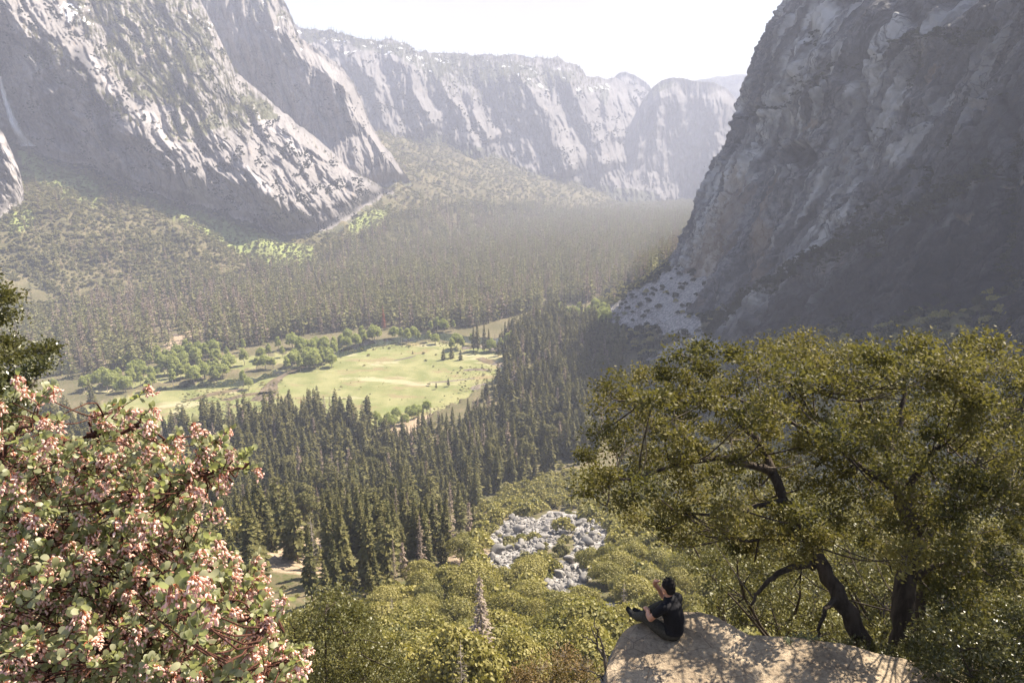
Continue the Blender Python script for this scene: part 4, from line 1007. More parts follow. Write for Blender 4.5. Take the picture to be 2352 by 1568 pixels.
# ---- near conifers: the largest are objects, the rest one mass
X, Y, Z, px, py = jgrid(-480, 330, 130, 1300, 8.2)
PG_LOW = [(560, 1290), (640, 1300), (680, 1390), (880, 1400), (1015, 1315), (1050, 1240), (900, 1210), (760, 1250), (600, 1240)]
XL = jgrid(-160, 20, 120, 340, 5.4); kl = inside(XL[3], XL[4], PG_LOW) & (rng.random(len(XL[0])) < .6)
X, Y, Z, px, py = [np.concatenate([a, b[kl]]) for a, b in zip((X, Y, Z, px, py), XL)]
PG_GAP = [(1120, 806), (1195, 762), (1295, 735), (1290, 785), (1215, 835), (1185, 900), (1135, 935), (1090, 925), (1150, 870), (1168, 830)]
gap = inside(px, py, PG_GAP) & (rng.random(len(X)) < .55)
n = fbm(X/60, Y/60, 2.3, 3)
m = gap | inside(px+10*fbm(X/30, Y/30, 4, 2), py, PG_NEAR) & (rng.random(len(X)) < .66+.85*n)
for s in PG_SAND: m &= ~(inside(px, py, s) & (rng.random(len(X)) < .78))
m &= ~in_b(px, py)
X, Y, Z, px, py, n = [a[m] for a in (X, Y, Z, px, py, n)]
hh = np.interp(Y, [150, 280, 420, 650, 900, 1200], [21, 26, 31, 37, 41, 46])*rng.uniform(.5, 1.22, len(X))
hh = np.where((px > 850) & (px < 1160) & (py < 1045), hh*.6, hh)
small = rng.random(len(X)) < .2; hh = np.where(small, hh*.55, hh)
app = hh/np.hypot(np.hypot(X, Y), CAMZ-Z)
vis = (px > -20) & (px < 1430)
order = np.argsort(-app*np.where(vis, 1, 0)); NOBJ = 268
def where_near(x_, y_):
    if y_ <= 1060:
        if x_ < 600: return 'at the left end of the belt below the meadow'
        if x_ < 860: return 'in the middle of the belt below the meadow'
        if x_ < 1010: return 'beside the sandy gap below the meadow'
        if x_ < 1230: return 'at the right end of the belt below the meadow'
        return 'along the shaded foot of the right cliff'
    if y_ <= 1180: return 'just beyond the top of the flowering bush' if x_ < 620 else 'in the dark stand between meadow and sandy clearing' if x_ < 900 else 'on the dark slope above the boulder field'
    if x_ < 610: return 'close behind the flowering bush'
    if x_ < 780: return 'around the sandy clearing'
    return 'between the sandy clearing and the oak scrub' if x_ < 950 else 'just left of the boulder field'
proto = {}
def tree_obj(kind, name, parts, label, cat, group, loc, sc, rot=None, sxy=1.0):
    if kind not in proto:
        o = empty(name); 
        for pn, me in parts: ob(pn, me, o)
        proto[kind] = o
    else:
        o = copy_tree(proto[kind])
    for k in ('label', 'category', 'group', 'kind'):
        if k in o: del o[k]
    tag(o, label, cat, group)
    o.location = loc; o.scale = (sc*sxy, sc*sxy, sc); o.rotation_euler = (0, 0, random.uniform(0, 6.28) if rot is None else rot)
    return o
for j, k in enumerate(order[:NOBJ]):
    dead = rng.random() < .075
    if dead:
        a = rng.integers(0, 2); H, tm, cm = DEAD_CON[a]
        lab = 'bare grey brown dead conifer '+where_near(px[k], py[k]); key = 'dead%d' % a; nm = 'dead_conifer'; g = 'dead conifers on the near slope'
    else:
        a = rng.integers(0, 6) if rng.random() < .84 else rng.integers(6, 8); H, tm, cm = NEAR_CON[a]; key = 'con%d' % a; nm = 'conifer_tree'; g = 'dark green conifers on the near valley side'
        size = 'young' if small[k] else ('tall' if hh[k] > 33 else 'medium')
        shape = ('dark green pointed', 'slim dark green', 'broad dark green', 'long trunked dark green', 'ragged dark green', 'narrow dark green', 'round-topped', 'open-crowned')[a]
        lab = '%s %s conifer %s' % (size, shape, where_near(px[k], py[k]))
    tree_obj(key, nm, [('trunk', tm), ('crown', cm)], lab, 'dead conifer' if dead else 'conifer', g, (X[k], Y[k], Z[k]-.3), hh[k]/H, None, rng.uniform(.85, 1.3))
rest = order[NOBJ:]; rest = rest[vis[rest]]
hr = hh[rest]; dd = rng.random(len(rest)) < .06+.12*(n[rest] < -.1)
PG_HID = [(-90, 930), (160, 985), (300, 1040), (300, 1080), (100, 1150), (200, 1250), (430, 1300), (600, 1380), (640, 1480), (560, 1640), (-90, 1640)]
H_ = jgrid(-620, 20, 100, 1050, 9.0); kh = inside(H_[3], H_[4], PG_HID) & (rng.random(len(H_[0])) < .8) & (H_[1] > 150)
hid = np.stack([H_[0], H_[1], H_[2]-.3], -1)[kh]; hh_ = np.interp(hid[:, 1], [150, 400, 1000], [20, 34, 44])*rng.uniform(.55, 1.15, len(hid))
cp = np.vstack([np.stack([X[rest], Y[rest], Z[rest]-.3], -1), hid]); hr = np.concatenate([hr, hh_]); dd = np.concatenate([dd, rng.random(len(hid)) < .07])
scatter('conifer_stand', cp, rz(len(cp)), np.stack([hr*rng.uniform(.9, 1.25, len(hr))]*2+[hr], -1), np.where(dd, 3, rng.choice([0, 1, 2, 4], len(hr))), MID_CON, 'mass of dark green conifers on the near side of the meadow', 'forest')

X, Y, Z, px, py = jgrid(-620, 300, 22, 1150, 6.0)
m = inside(px, py, PG_NEAR) & (rng.random(len(X)) < .55)
mb = in_b(px, py) & (rng.random(len(X)) < .09)
for q_ in PG_SAND: m &= ~(inside(px, py, q_) & (rng.random(len(X)) < .85))
m &= ~in_b(px, py); m |= mb | inside(px, py, [(1100, 1335), (1180, 1300), (1300, 1238), (1325, 1255), (1225, 1360)]) & (rng.random(len(X)) < .8) | inside(px, py, PG_HID) & (rng.random(len(X)) < .6)
X, Y, Z = X[m], Y[m], Z[m]; w = np.clip(rng.lognormal(1.0, .5, len(X)), 1.2, 7)
scatter('forest_undergrowth', np.stack([X, Y, Z-.2], -1), rz(len(X)), np.stack([w, w, w*rng.uniform(.6, 1.1, len(w))], -1), rng.choice([0, 1, 2, 3], len(X), p=[.35, .35, .08, .22]), SHRUBS, 'low brush and young growth between the near conifers', 'undergrowth')

X, Y, Z, px, py = jgrid(-420, 60, 620, 1300, 5.0)
ed = inside(px, py, PG_MEADOW) & ~inside(px, py+9, PG_MEADOW) | inside(px, py, PG_MEADOW) & ~inside(px, py-9, PG_MEADOW) | inside(px, py, [(540, 870), (640, 880), (640, 940), (560, 960), (400, 940), (420, 905)]) | inside(px, py, [(1040, 845), (1150, 835), (1140, 880), (1060, 910)])
m = (ed & (rng.random(len(X)) < .4) | inside(px, py, PG_MEADOW) & (rng.random(len(X)) < .03)); X, Y, Z = X[m], Y[m], Z[m]; w = np.clip(rng.lognormal(.75, .5, len(X)), .8, 6)
scatter('meadow_reeds', np.stack([X, Y, Z-.1], -1), rz(len(X)), np.stack([w, w, w*rng.uniform(.4, .9, len(w))], -1), rng.choice([0, 1, 2, 3], len(X)), SHRUBS, 'reeds and low bushes along the ragged meadow edges and pools', 'reeds')

# ---- single trees one can point to
def on_floor(x, y): return ground_at(x, y)[0][0]
def single(kind, src, name, cat, label, x, y, h, group=None, sxy=1.0):
    p = on_floor(x, y); H, tm, cm = src
    return tree_obj(kind, name, [('trunk', tm), ('crown', cm)], label, cat, group, (p[0], p[1], p[2]-.2), h/H, None, sxy)
single('rust', DEAD_CON[2], 'dead_conifer', 'dead conifer', 'rust red dead conifer standing out at the far bank of the river', 882, 758, 44)
single('rust', DEAD_CON[2], 'dead_conifer', 'dead conifer', 'reddish dead conifer half hidden in the belt on the near meadow edge', 694, 955, 22)
for x, y, h in ((1098, 806, 47), (1112, 808, 44), (1088, 805, 40), (1124, 806, 36)):
    single('con1', NEAR_CON[1], 'conifer_tree', 'conifer', 'tall dark conifer in the tight clump at the right tip of the meadow', x, y, h, 'conifer clump at the meadow tip', 1.1)
for x, y, h, lab in ((1018, 826, 19, 'small bushy pine casting a shadow on the meadow grass'), (1038, 822, 22, 'middle one of three small pines on the meadow grass'), (1058, 826, 18, 'small pine nearest the dark conifer clump on the meadow'), (1030, 884, 11, 'lone small dark tree in the middle of the near meadow'), (1002, 890, 8, 'low bush beside the lone tree on the near meadow'), (948, 812, 6, 'tiny shrub alone on the far meadow grass'), (215, 935, 38, 'tall dark conifer standing alone at the left meadow edge')):
    single('con2', NEAR_CON[2], 'pine_tree', 'pine', lab, x, y, h, None, 1.5 if h < 30 else 1.1)
for x, y, h, lab in ((1112, 1590, 17, 'bleached bristly dead conifer in the middle of the oak scrub'),):
    single('bristly', DEAD_CON[3], 'dead_conifer', 'dead conifer', lab, x, y, h, None, 1.5)
for k, (x, y, h, lab) in enumerate(((905, 1475, 12, 'thin reddish grey snag at the lower edge of the conifers'), (1428, 1445, 13, 'pale bare snag with short twigs left of the seated person'), (1165, 1490, 10, 'faint grey snag just right of the bristly dead conifer'), (1060, 1640, 9, 'short grey snag at the bottom of the scrub'), (725, 1340, 22, 'slender bare trunk standing by the sandy clearing'))):
    single('snag%d' % (k % 2), SNAGS[k % 2], 'snag_tree', 'snag', lab, x, y, h, None, .9)

# ---- riverside broadleaf trees
RIV = [(195, 900, 22), (240, 885, 26), (262, 888, 22), (300, 872, 24), (330, 868, 20), (352, 880, 26), (378, 860, 30), (402, 858, 28), (398, 886, 26), (430, 868, 28), (446, 880, 24), (470, 868, 26), (492, 878, 25), (512, 868, 22), (340, 838, 22), (365, 830, 26), (412, 828, 26), (440, 826, 30), (452, 836, 26), (495, 826, 18), (522, 822, 20), (562, 838, 26), (600, 826, 20), (618, 822, 26), (590, 850, 20), (610, 848, 22), (628, 848, 20),
       (660, 852, 22), (672, 842, 24), (690, 852, 26), (705, 842, 26), (722, 846, 28), (740, 840, 28), (752, 834, 24), (762, 842, 20), (700, 822, 24), (722, 815, 26), (745, 812, 28), (768, 806, 26), (785, 800, 24), (800, 802, 22), (818, 796, 24), (836, 792, 26), (850, 784, 20), (868, 780, 20), (640, 806, 24), (672, 800, 26), (560, 808, 24), (650, 820, 18),
       (905, 778, 22), (922, 786, 28), (935, 788, 26), (950, 780, 24), (962, 784, 20), (985, 786, 20), (1000, 790, 18), (990, 764, 24), (1005, 760, 26), (1020, 762, 24), (1042, 760, 22), (1038, 806, 22), (1050, 800, 26), (1062, 804, 22), (1082, 792, 20), (1128, 808, 22), (1150, 806, 24), (1165, 800, 26), (1180, 790, 24), (1172, 818, 22), (1200, 800, 18), (1205, 772, 24), (1222, 766, 26), (1236, 756, 22), (1240, 738, 22), (1262, 730, 20),
       (1225, 822, 22), (1200, 838, 20), (1240, 800, 20), (1310, 742, 22), (1322, 730, 22), (1335, 722, 20), (1340, 742, 24), (1352, 730, 22), (1365, 722, 20), (1372, 738, 22), (1355, 756, 22), (1370, 768, 20), (1390, 752, 18), (1300, 722, 18), (1385, 712, 16), (880, 985, 14), (905, 975, 12), (930, 975, 13), (960, 955, 12), (980, 945, 14), (865, 970, 14), (560, 885, 22), (572, 890, 14), (128, 905, 24), (60, 900, 24)]
_r = np.random.default_rng(99)
for poly, n_, h0, h1 in (([(185, 900), (250, 850), (350, 815), (500, 800), (545, 830), (505, 885), (400, 893), (280, 905)], 72, 15, 29), ([(1170, 800), (1215, 755), (1270, 722), (1330, 712), (1400, 705), (1400, 760), (1340, 790), (1250, 805), (1200, 830)], 56, 14, 26), ([(640, 845), (700, 810), (800, 785), (880, 770), (850, 795), (760, 828), (700, 850)], 32, 16, 30), ([(850, 985), (900, 960), (990, 940), (960, 975)], 8, 10, 15)):
    k_ = 0
    while k_ < n_:
        a_, b_ = _r.uniform(180, 1410), _r.uniform(700, 990)
        if inside(a_, b_, poly): RIV.append((a_, b_, _r.uniform(h0, h1))); k_ += 1
for k, (x, y, h) in enumerate(RIV):
    a = k % 3 if h > 16 else 1
    W = WILLOWS[a]
    if x < 540: wh = 'in the thicket along the left river bank'
    elif x < 660: wh = 'standing apart on the grassy far bank'
    elif x < 880: wh = 'in the row along the inner bend of the river'
    elif x < 1090: wh = 'near the river at the far end of the meadow' if y < 900 else 'among bare trees beside the sandy clearing'
    elif x < 1280: wh = 'by the river right of the dark conifer clump'
    else: wh = 'in the sunny yellow green thicket below the pale scree'
    sh = ('upright', 'wide rounded', 'slim tall')[a]
    single('wil%d' % a, W, 'riverside_tree', 'riverside tree', '%s pale green spring tree %s' % (sh, wh), x, y, h*1.2, 'pale green trees along the river', rng.uniform(.8, 1.05)*(h/W[0])**-.15)

# ---- oak scrub between the boulder field and the ledge
X, Y, Z, px, py = jgrid(-110, 330, 62, 560, 7.6)
bl_ = in_b(px, py) | in_b(px, py-18) | in_b(px, py-36)
m = inside(px, py, PG_OAK) & ~bl_ & (rng.random(len(X)) < .95)
nn_ = fbm(X/50, Y/50, 7.3, 2)
isl = inside(px, py, PG_NEAR) & (py > 1060) & (py < 1290) & (rng.random(len(X)) < .06+.2*nn_) & ~bl_
for a_, b_ in ((1190, 1262), (1290, 1215), (1085, 1312), (1340, 1300)): isl[np.argmin((px-a_)**2+(py-b_)**2)] = True
X2, Y2, Z2, px2, py2 = X[isl], Y[isl], Z[isl], px[isl], py[isl]
X, Y, Z, px, py = X[m], Y[m], Z[m], px[m], py[m]
X, Y, Z, px, py = [np.concatenate(a) for a in ((X, X2), (Y, Y2), (Z, Z2), (px, px2), (py, py2))]
sw = rng.uniform(.62, 1.25, len(X))
app = sw/np.hypot(np.hypot(X, Y), CAMZ-Z)
vis = (px > 560) & (px < 2400) & (py < 1640) & ~((px > 1500) & (py < 1180))
order = np.argsort(-app*vis); NO = 250
for k in order[:NO]:
    if not vis[k]: continue
    a = rng.integers(0, 4); W_, tm, cm = OAKS[a]
    if in_b(px[k], py[k]): wh = 'growing as an island among the pale boulders'
    elif inside(px[k], py[k], PG_NEAR): wh = 'tucked among the dark conifers of the near slope'
    elif px[k] > 1480: wh = 'behind the trunks of the big leaning tree'
    elif py[k] > 1440: wh = 'on the steep slope below the ledge and its snag'
    elif px[k] < 1120: wh = 'between the last conifers and the dead bristly conifer'
    elif py[k] < 1180: wh = 'on the shaded slope above the boulder field'
    else: wh = 'between the boulder field and the stone ledge'
    sh = ('round olive green', 'tall clumped olive', 'wide spreading olive', 'small dense olive')[a]
    to_ = tree_obj('oak%d' % a, 'scrub_oak', [('trunk', tm), ('crown', cm)], '%s%s scrub oak %s' % ('large ' if sw[k] > 1.05 else 'low ' if sw[k] < .8 else '', sh, wh), 'scrub oak', 'olive green scrub oaks below the ledge', (X[k], Y[k], Z[k]-.3), sw[k], None, rng.uniform(.9, 1.15))
    to_.scale = (to_.scale[0]*rng.uniform(.8, 1.25), to_.scale[1]*rng.uniform(.8, 1.25), to_.scale[2]*rng.uniform(.8, 1.35))
rest = np.array([k for k in order[NO:] if px[k] > 500])
scatter('oak_scrub', np.stack([X[rest], Y[rest], Z[rest]-.3], -1), rz(len(rest)), np.stack([sw[rest]*9.5]*2+[sw[rest]*10], -1), np.zeros(len(rest), int), [SHRUBS[3]], 'low oak scrub filling the slope under the right cliff', 'shrubbery')

# ---- boulders
def stone(seed, sub=2):
    import bmesh
    bm = bmesh.new(); bmesh.ops.create_icosphere(bm, subdivisions=sub, radius=.5)
    V = np.array([v.co[:] for v in bm.verts]); Fx = np.array([[v.index for v in f.verts] for f in bm.faces]); bm.free()
    r = np.random.default_rng(seed)
    for i in range(11):
        n = unit(1, r)[0]; d = .22+.18*r.random(); t = V@n; V = V-np.clip(t-d, 0, 9)[:, None]*n*.92
    V = V*(1+.12*fbm(V[:, 0]*3+seed, V[:, 1]*3, V[:, 2]*3, 3))[:, None]*np.array([1.25, 1, .85])
    return V, Fx
k = NT('boulder_granite'); P = k.n('ShaderNodeTexCoord').outputs['Object']
c = k.mix(k.rand(), (.15, .143, .133), (.28, .26, .238)); c = k.mix(k.rr(k.noise(P, 3, 6, .7), .45, .65), c, (.11, .105, .10))
M_STONE = k.done(k.bsdf(c, .9, .2, k.bump(k.noise(P, 6, 6, .7), .05)))
STONES = [mk('boulder', *stone(400+i, 3 if i < 3 else 2), M_STONE) for i in range(6)]
BIG = [(1190, 1222, 6.5, 'largest pale boulder with a shaded face at the upper left of the boulder field'), (1140, 1268, 6.0, 'big round-topped boulder at the left corner of the boulder field'), (1283, 1186, 6, 'long light boulder at the top of the boulder field'), (1262, 1200, 5, 'grey boulder just under the long light one'), (1250, 1238, 5.5, 'flat pale boulder lying in the middle of the boulder field'), (1240, 1262, 4.5, 'dark-sided boulder next to the flat pale one'), (1345, 1250, 5.5, 'smooth slab-like boulder at the right side of the boulder field'), (1340, 1305, 5, 'grey boulder low on the right side of the boulder field'), (1075, 1300, 5, 'rounded boulder at the left tip of the boulder field'), (1535, 815, 17, 'huge dark block at the foot of the white scree')]
for x, y, s, lab in BIG:
    p = on_floor(x, y); o = ob('boulder', STONES[rng.integers(0, 3)]); tag(o, lab, 'boulder', 'big boulders')
    o.location = (p[0], p[1], p[2]+.22*s); o.scale = (s, s*.9, s*.85); o.rotation_euler = tuple(rng.normal(size=3)*.3)
n = 0
X, Y, Z, px, py = jgrid(-60, 120, 130, 360, 1.75)
m = in_b(px, py); X, Y, Z, px, py = X[m], Y[m], Z[m], px[m], py[m]
s = np.clip(rng.lognormal(-.1, .68, len(X)), .45, 4.6); o_ = np.argsort(-s)
for k in o_[:190]:
    o = ob('boulder', STONES[rng.integers(0, 6)])
    wh = 'upper' if py[k] < 1230 else 'middle' if py[k] < 1290 else 'lower'
    tag(o, '%s grey boulder lying in the %s part of the boulder field' % ('large' if s[k] > 2.4 else 'medium-sized', wh), 'boulder', 'boulders of the boulder field')
    o.location = (X[k], Y[k], Z[k]+.2*s[k]); o.scale = (s[k],)*3; o.rotation_euler = tuple(rng.uniform(0, 6.28, 3))
r_ = o_[190:]
rub = [np.stack([X[r_], Y[r_], Z[r_]+.1], -1)]; rs = [s[r_]]
X, Y, Z, px, py = jgrid(90, 420, 700, 1500, 3.2)
m = (soft_poly(px, py, PG_SCREE) > 0) & (rng.random(len(X)) < .8); rub.append(np.stack([X, Y, Z+.2], -1)[m]); rs.append(np.clip(rng.lognormal(.35, .6, m.sum()), .6, 7))
rub = np.vstack(rub); rs = np.concatenate(rs)
scatter('rubble', rub, rng.uniform(0, 6.28, (len(rub), 3)), rs, rng.integers(3, 6, len(rub)), STONES, 'loose broken rubble of the scree slopes and boulder field', 'rubble')
# ------------------------------------------------------------------ foreground
M_LIVE = leaf_mat('live_oak_leaves', (.026, .031, .009), (.060, .055, .013), (.165, .135, .032), .6, .25, .3, (.23, .215, .04))
M_LIVE2 = leaf_mat('dark_tree_leaves', (.030, .040, .012), (.055, .06, .016), (.11, .10, .028), .38, .5, .25, (.16, .16, .03))
M_BUSH = leaf_mat('hillside_tree_leaves', (.05, .058, .014), (.085, .085, .02), (.13, .12, .035), .45, .4, .28, (.2, .18, .04))
M_MANZ = leaf_mat('manzanita_leaves', (.14, .155, .06), (.22, .22, .09), (.40, .39, .25), .45, .4, .46, (.42, .46, .12))
M_TWIG = bark_mat('pale_twigs', (.16, .13, .10), (.30, .25, .20), 20)
M_REDBARK = bark_mat('red_brown_bark', (.06, .028, .020), (.12, .055, .04), 20)

def clump_pts(poly, n, spacing, r, sparse=()):
    P = np.array(poly, float); lo, hi = P.min(0), P.max(0); out = []
    for _ in range(n*60):
        q = lo+(hi-lo)*r.random(2)
        if not inside(q[0], q[1], poly): continue
        if any(inside(q[0], q[1], s) for s in sparse) and r.random() < .55: continue
        if all((q[0]-a)**2+(q[1]-b)**2 > spacing**2 for a, b in out): out.append(tuple(q))
        if len(out) >= n: break
    return np.array(out)

def leaf_cloud(B, C, rad, per, leaf, r, flat=.75, asp=2.1, up=.5, tmpl=(RH, RHF)):
    """leaves on short twigs filling clumps"""
    n = len(C)*per
    idx = np.repeat(np.arange(len(C)), per)
    nt = max(6, per//9)                                  # twigs of a clump carry the leaves
    td = unit(len(C)*nt, r); td[:, 2] = td[:, 2]*.8+.25
    tl = rad[np.repeat(np.arange(len(C)), nt)]*(.45+.75*r.random(len(td)))
    k = idx*nt+r.integers(0, nt, n); f = .35+.65*r.random(n)**.7
    P = C[idx]+td[k]*(tl[k]*f)[:, None]*np.array([1, 1, flat])+r.normal(size=(n, 3))*leaf*.75
    D = td[k]*.7+unit(n, r)*.9; Nn = np.array([0, 0, up])+unit(n, r)*.8
    S = leaf*(.65+.7*r.random(n))
    M = frames(D, Nn)*np.stack([S/asp*1.15, S, S/asp], -1)[:, None, :]
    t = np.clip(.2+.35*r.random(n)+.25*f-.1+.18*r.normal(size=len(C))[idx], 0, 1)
    B.stamp(tmpl[0], tmpl[1], M, P, t)
    return C, td, tl, nt

def limb(B, pts, r0, r1, n=14, wob=.03, r=None, sides=8):
    P = spline(pts, n); r = r or np.random.default_rng(1)
    P[1:-1] += r.normal(size=(n-2, 3))*wob
    B.tube(P, np.geomspace(r0, r1, n), sides)
    return P

def connect(B, nodes, C, r, r0, r1, jit, n=7):
    nodes = np.asarray(nodes)
    for c in C:
        d = np.linalg.norm(nodes-c, axis=1)+.25*np.maximum(0, nodes[:, 2]-c[2])
        a = nodes[np.argmin(d)]
        m = (a+c)/2+r.normal(size=3)*jit+np.array([0, 0, -.12*np.linalg.norm(c-a)])
        P = spline([a, m, c], n); B.tube(P, np.linspace(r0, r1, n), 5, r.random())

# ---- the big live oak on the right
def live_oak():
    r = np.random.default_rng(21)
    root = empty('oak_tree', tuple(at(2040, 1490, 8.75)))
    tag(root, 'large gnarled evergreen oak with leaning trunks spreading over the stone ledge', 'oak tree')
    inv = np.array(root.location)
    tr = []
    def A(p): return at(p[0], p[1], p[2])-inv
    T1, T2, T3, LB = Bag(), Bag(), Bag(), Bag()
    nodes = []
    nodes.append(limb(T1, [A(p) for p in ((1990, 1530, 8.75), (1965, 1440, 8.8), (1925, 1370, 8.9), (1885, 1290, 9.1), (1850, 1225, 9.3), (1808, 1150, 9.5), (1775, 1085, 9.7))], .155, .075, 18, .03, r, 10))
    nodes.append(limb(T2, [A(p) for p in ((2062, 1530, 8.8), (2070, 1440, 8.85), (2085, 1330, 9.0), (2098, 1240, 9.2), (2080, 1160, 9.4), (2045, 1105, 9.6))], .18, .12, 16, .03, r, 10))
    nodes.append(limb(T3, [A(p) for p in ((2118, 1500, 9.3), (2118, 1400, 9.3), (2122, 1290, 9.5), (2160, 1170, 9.8), (2230, 1080, 10.0), (2290, 1000, 10.1))], .11, .05, 14, .03, r, 9))
    LM = [((2045, 1105, 9.6), (2000, 1080, 9.6), (1930, 1035, 9.7), (1850, 985, 10.0), (1740, 930, 10.3), (1620, 900, 10.6)), ((2045, 1105, 9.6), (2040, 1040, 9.7), (2000, 990, 9.9), (1960, 900, 10.2), (1900, 840, 10.5)),
          ((2080, 1160, 9.4), (2110, 1080, 9.3), (2180, 1000, 9.4), (2240, 920, 9.6), (2270, 840, 9.8)), ((2098, 1240, 9.2), (2150, 1190, 9.0), (2240, 1160, 8.9), (2340, 1130, 8.8)), ((2040, 1040, 9.7), (2070, 960, 10.0), (2080, 880, 10.3), (2060, 810, 10.5)),
          ((1775, 1085, 9.7), (1740, 1020, 9.9), (1690, 960, 10.1), (1600, 930, 10.2), (1480, 920, 10.2)), ((1775, 1085, 9.7), (1700, 1060, 9.6), (1600, 1060, 9.5), (1480, 1090, 9.4), (1400, 1110, 9.3)), ((1808, 1150, 9.5), (1740, 1160, 9.3), (1660, 1190, 9.1), (1540, 1170, 9.0)),
          ((1870, 1300, 9.1), (1820, 1305, 9.0), (1770, 1325, 8.9), (1738, 1365, 8.85), (1725, 1390, 8.8)), ((1700, 1210, 9.2), (1690, 1225, 9.2), (1700, 1240, 9.2), (1790, 1240, 9.2)), ((1925, 1370, 8.9), (1900, 1395, 8.7), (1885, 1430, 8.6), (1870, 1480, 8.5)),
          ((2085, 1330, 9.0), (2150, 1300, 8.7), (2230, 1290, 8.5), (2320, 1310, 8.3)), ((2290, 1000, 10.1), (2340, 940, 10.2), (2380, 880, 10.2)), ((1960, 900, 10.2), (1880, 900, 10.0), (1800, 880, 9.9), (1720, 840, 9.9))]
    for L in LM: nodes.append(limb(LB, [A(p) for p in L], .075 if len(L) > 4 else .055, .018, 14, .018, r, 7))
    nodes = np.vstack(nodes)
    poly = [(1335, 1120), (1345, 1000), (1372, 905), (1440, 862), (1540, 822), (1620, 800), (1680, 790), (1730, 808), (1800, 790), (1850, 785), (1910, 800), (1960, 790), (2010, 785), (2080, 802), (2130, 790), (2190, 790), (2255, 770), (2300, 805), (2360, 850), (2440, 920), (2440, 1470), (2300, 1480), (2180, 1450), (2140, 1400), (2105, 1320), (2070, 1270), (1960, 1250), (1900, 1240), (1830, 1270), (1740, 1280), (1680, 1250), (1570, 1240), (1500, 1230), (1400, 1170)]
    sparse = [[(1640, 960), (1800, 960), (1960, 1010), (2060, 1080), (2100, 1240), (1950, 1200), (1800, 1100), (1640, 1060)]]
    q = clump_pts(poly, 300, 43, r, sparse)
    dep = 9.9+1.5*r.normal(size=len(q)).clip(-1.3, 1.5)-.8*sstep(1050, 1400, q[:, 1])*(q[:, 0] > 2050)
    ex = np.array([(1570, 1330, 9.6), (1640, 1390, 9.6), (1900, 1440, 8.9), (1960, 1380, 9.2), (2010, 1300, 9.5), (1980, 1250, 9.6), (1840, 1120, 9.2), (1900, 1170, 9.2), (1950, 1110, 9.1), (1990, 1190, 9.1), (2140, 1260, 8.6), (2160, 1330, 8.5), (2200, 1390, 8.3), (2190, 1250, 8.5), (2250, 1330, 8.3), (2290, 1400, 8.2), (2340, 1340, 8.2), (2120, 1190, 8.7), (1640, 1200, 8.9), (1560, 1240, 9.0), (1450, 1200, 9.2)])
    C = np.array([A((a, b, c)) for (a, b), c in zip(q, dep)])
    rad = r.uniform(.22, .46, len(C))
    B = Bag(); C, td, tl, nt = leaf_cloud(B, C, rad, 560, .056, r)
    pxc, pyc, _ = proj(C+inv); connect(LB, nodes, C[pyc > 850], r, .016, .006, .10)
    TW = Bag()
    ci = np.repeat(np.arange(len(C)), nt)
    for i in r.choice(len(td), 1500, replace=False):
        e = C[ci[i]]+td[i]*tl[i]*np.array([1, 1, .75])*.9
        TW.tube(spline([C[ci[i]], C[ci[i]]+td[i]*tl[i]*.4+r.normal(size=3)*.03, e], 4), np.linspace(.005, .0015, 4), 3, r.random())
    for (x, y, Y, k) in ((1480, 1000, 8.9, 16), (1440, 1030, 8.9, 14), (1550, 960, 9.0, 10), (1840, 1060, 9.2, 9), (1680, 1010, 9.0, 8), (2230, 1280, 8.3, 8)):    # bare pale twigs
        p = A((x, y, Y)); base = nodes[np.argmin(np.linalg.norm(nodes-p, axis=1))]
        s_ = spline([base, (base+p)/2+r.normal(size=3)*.08, p], 6); TW.tube(s_, np.linspace(.012, .006, 6), 4, .9)
        for j in range(k):
            d = unit(1, r)[0]*np.array([1, .5, 1]); e = p+d*r.uniform(.15, .45)
            TW.tube(spline([p, (p+e)/2+r.normal(size=3)*.05, e], 5), np.linspace(.006, .0018, 5), 3, .9)
    for b in (T1, T2, T3): ob('trunk', b.mesh('live_oak_trunk', M_OAKBARK, True), root)
    ob('limbs', LB.mesh('live_oak_limbs', M_OAKBARK, True), root)
    ob('twigs', TW.mesh('live_oak_twigs', M_TWIG), root)
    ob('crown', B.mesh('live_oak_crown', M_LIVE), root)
live_oak()

# ---- smaller leafy trees and bushes near the ledge
def leafy(name, cat, label, poly, n, spacing, Yr, rad, per, leaf, mat, foot, seed, bark=M_OAKBARK, tr=.12, twigs=300):
    r = np.random.default_rng(seed)
    f = at(*foot); root = empty(name, tuple(f)); tag(root, label, cat)
    q = clump_pts(poly, n, spacing, r)
    C = np.array([at(a, b, r.uniform(*Yr)) for a, b in q])-f
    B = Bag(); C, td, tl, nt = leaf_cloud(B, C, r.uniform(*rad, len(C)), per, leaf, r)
    TB = Bag(); mid = C.mean(0)
    nodes = [limb(TB, [np.zeros(3), mid*.35+r.normal(size=3)*.05, mid*.75], tr, tr*.5, 10, tr*.1, r)]
    order = np.argsort(np.linalg.norm(C-mid, axis=1))[::-1]
    for c in C[order[:max(4, n//8)]]: nodes.append(limb(TB, [mid*.5, (mid*.5+c)/2+r.normal(size=3)*.1*np.linalg.norm(c-mid), c], tr*.45, tr*.12, 9, tr*.1, r, 6))
    connect(TB, np.vstack(nodes), C, r, tr*.14, tr*.05, np.mean(rad)*.3, 5)
    ci = np.repeat(np.arange(len(C)), nt)
    for i in r.choice(len(td), min(twigs, len(td)), replace=False):
        TB.tube([C[ci[i]], C[ci[i]]+td[i]*tl[i]*np.array([1, 1, .75])], [leaf*.09, leaf*.03], 3, r.random())
    ob('trunk', TB.mesh(name+'_trunk', bark), root); ob('crown', B.mesh(name+'_crown', mat), root)
    return root

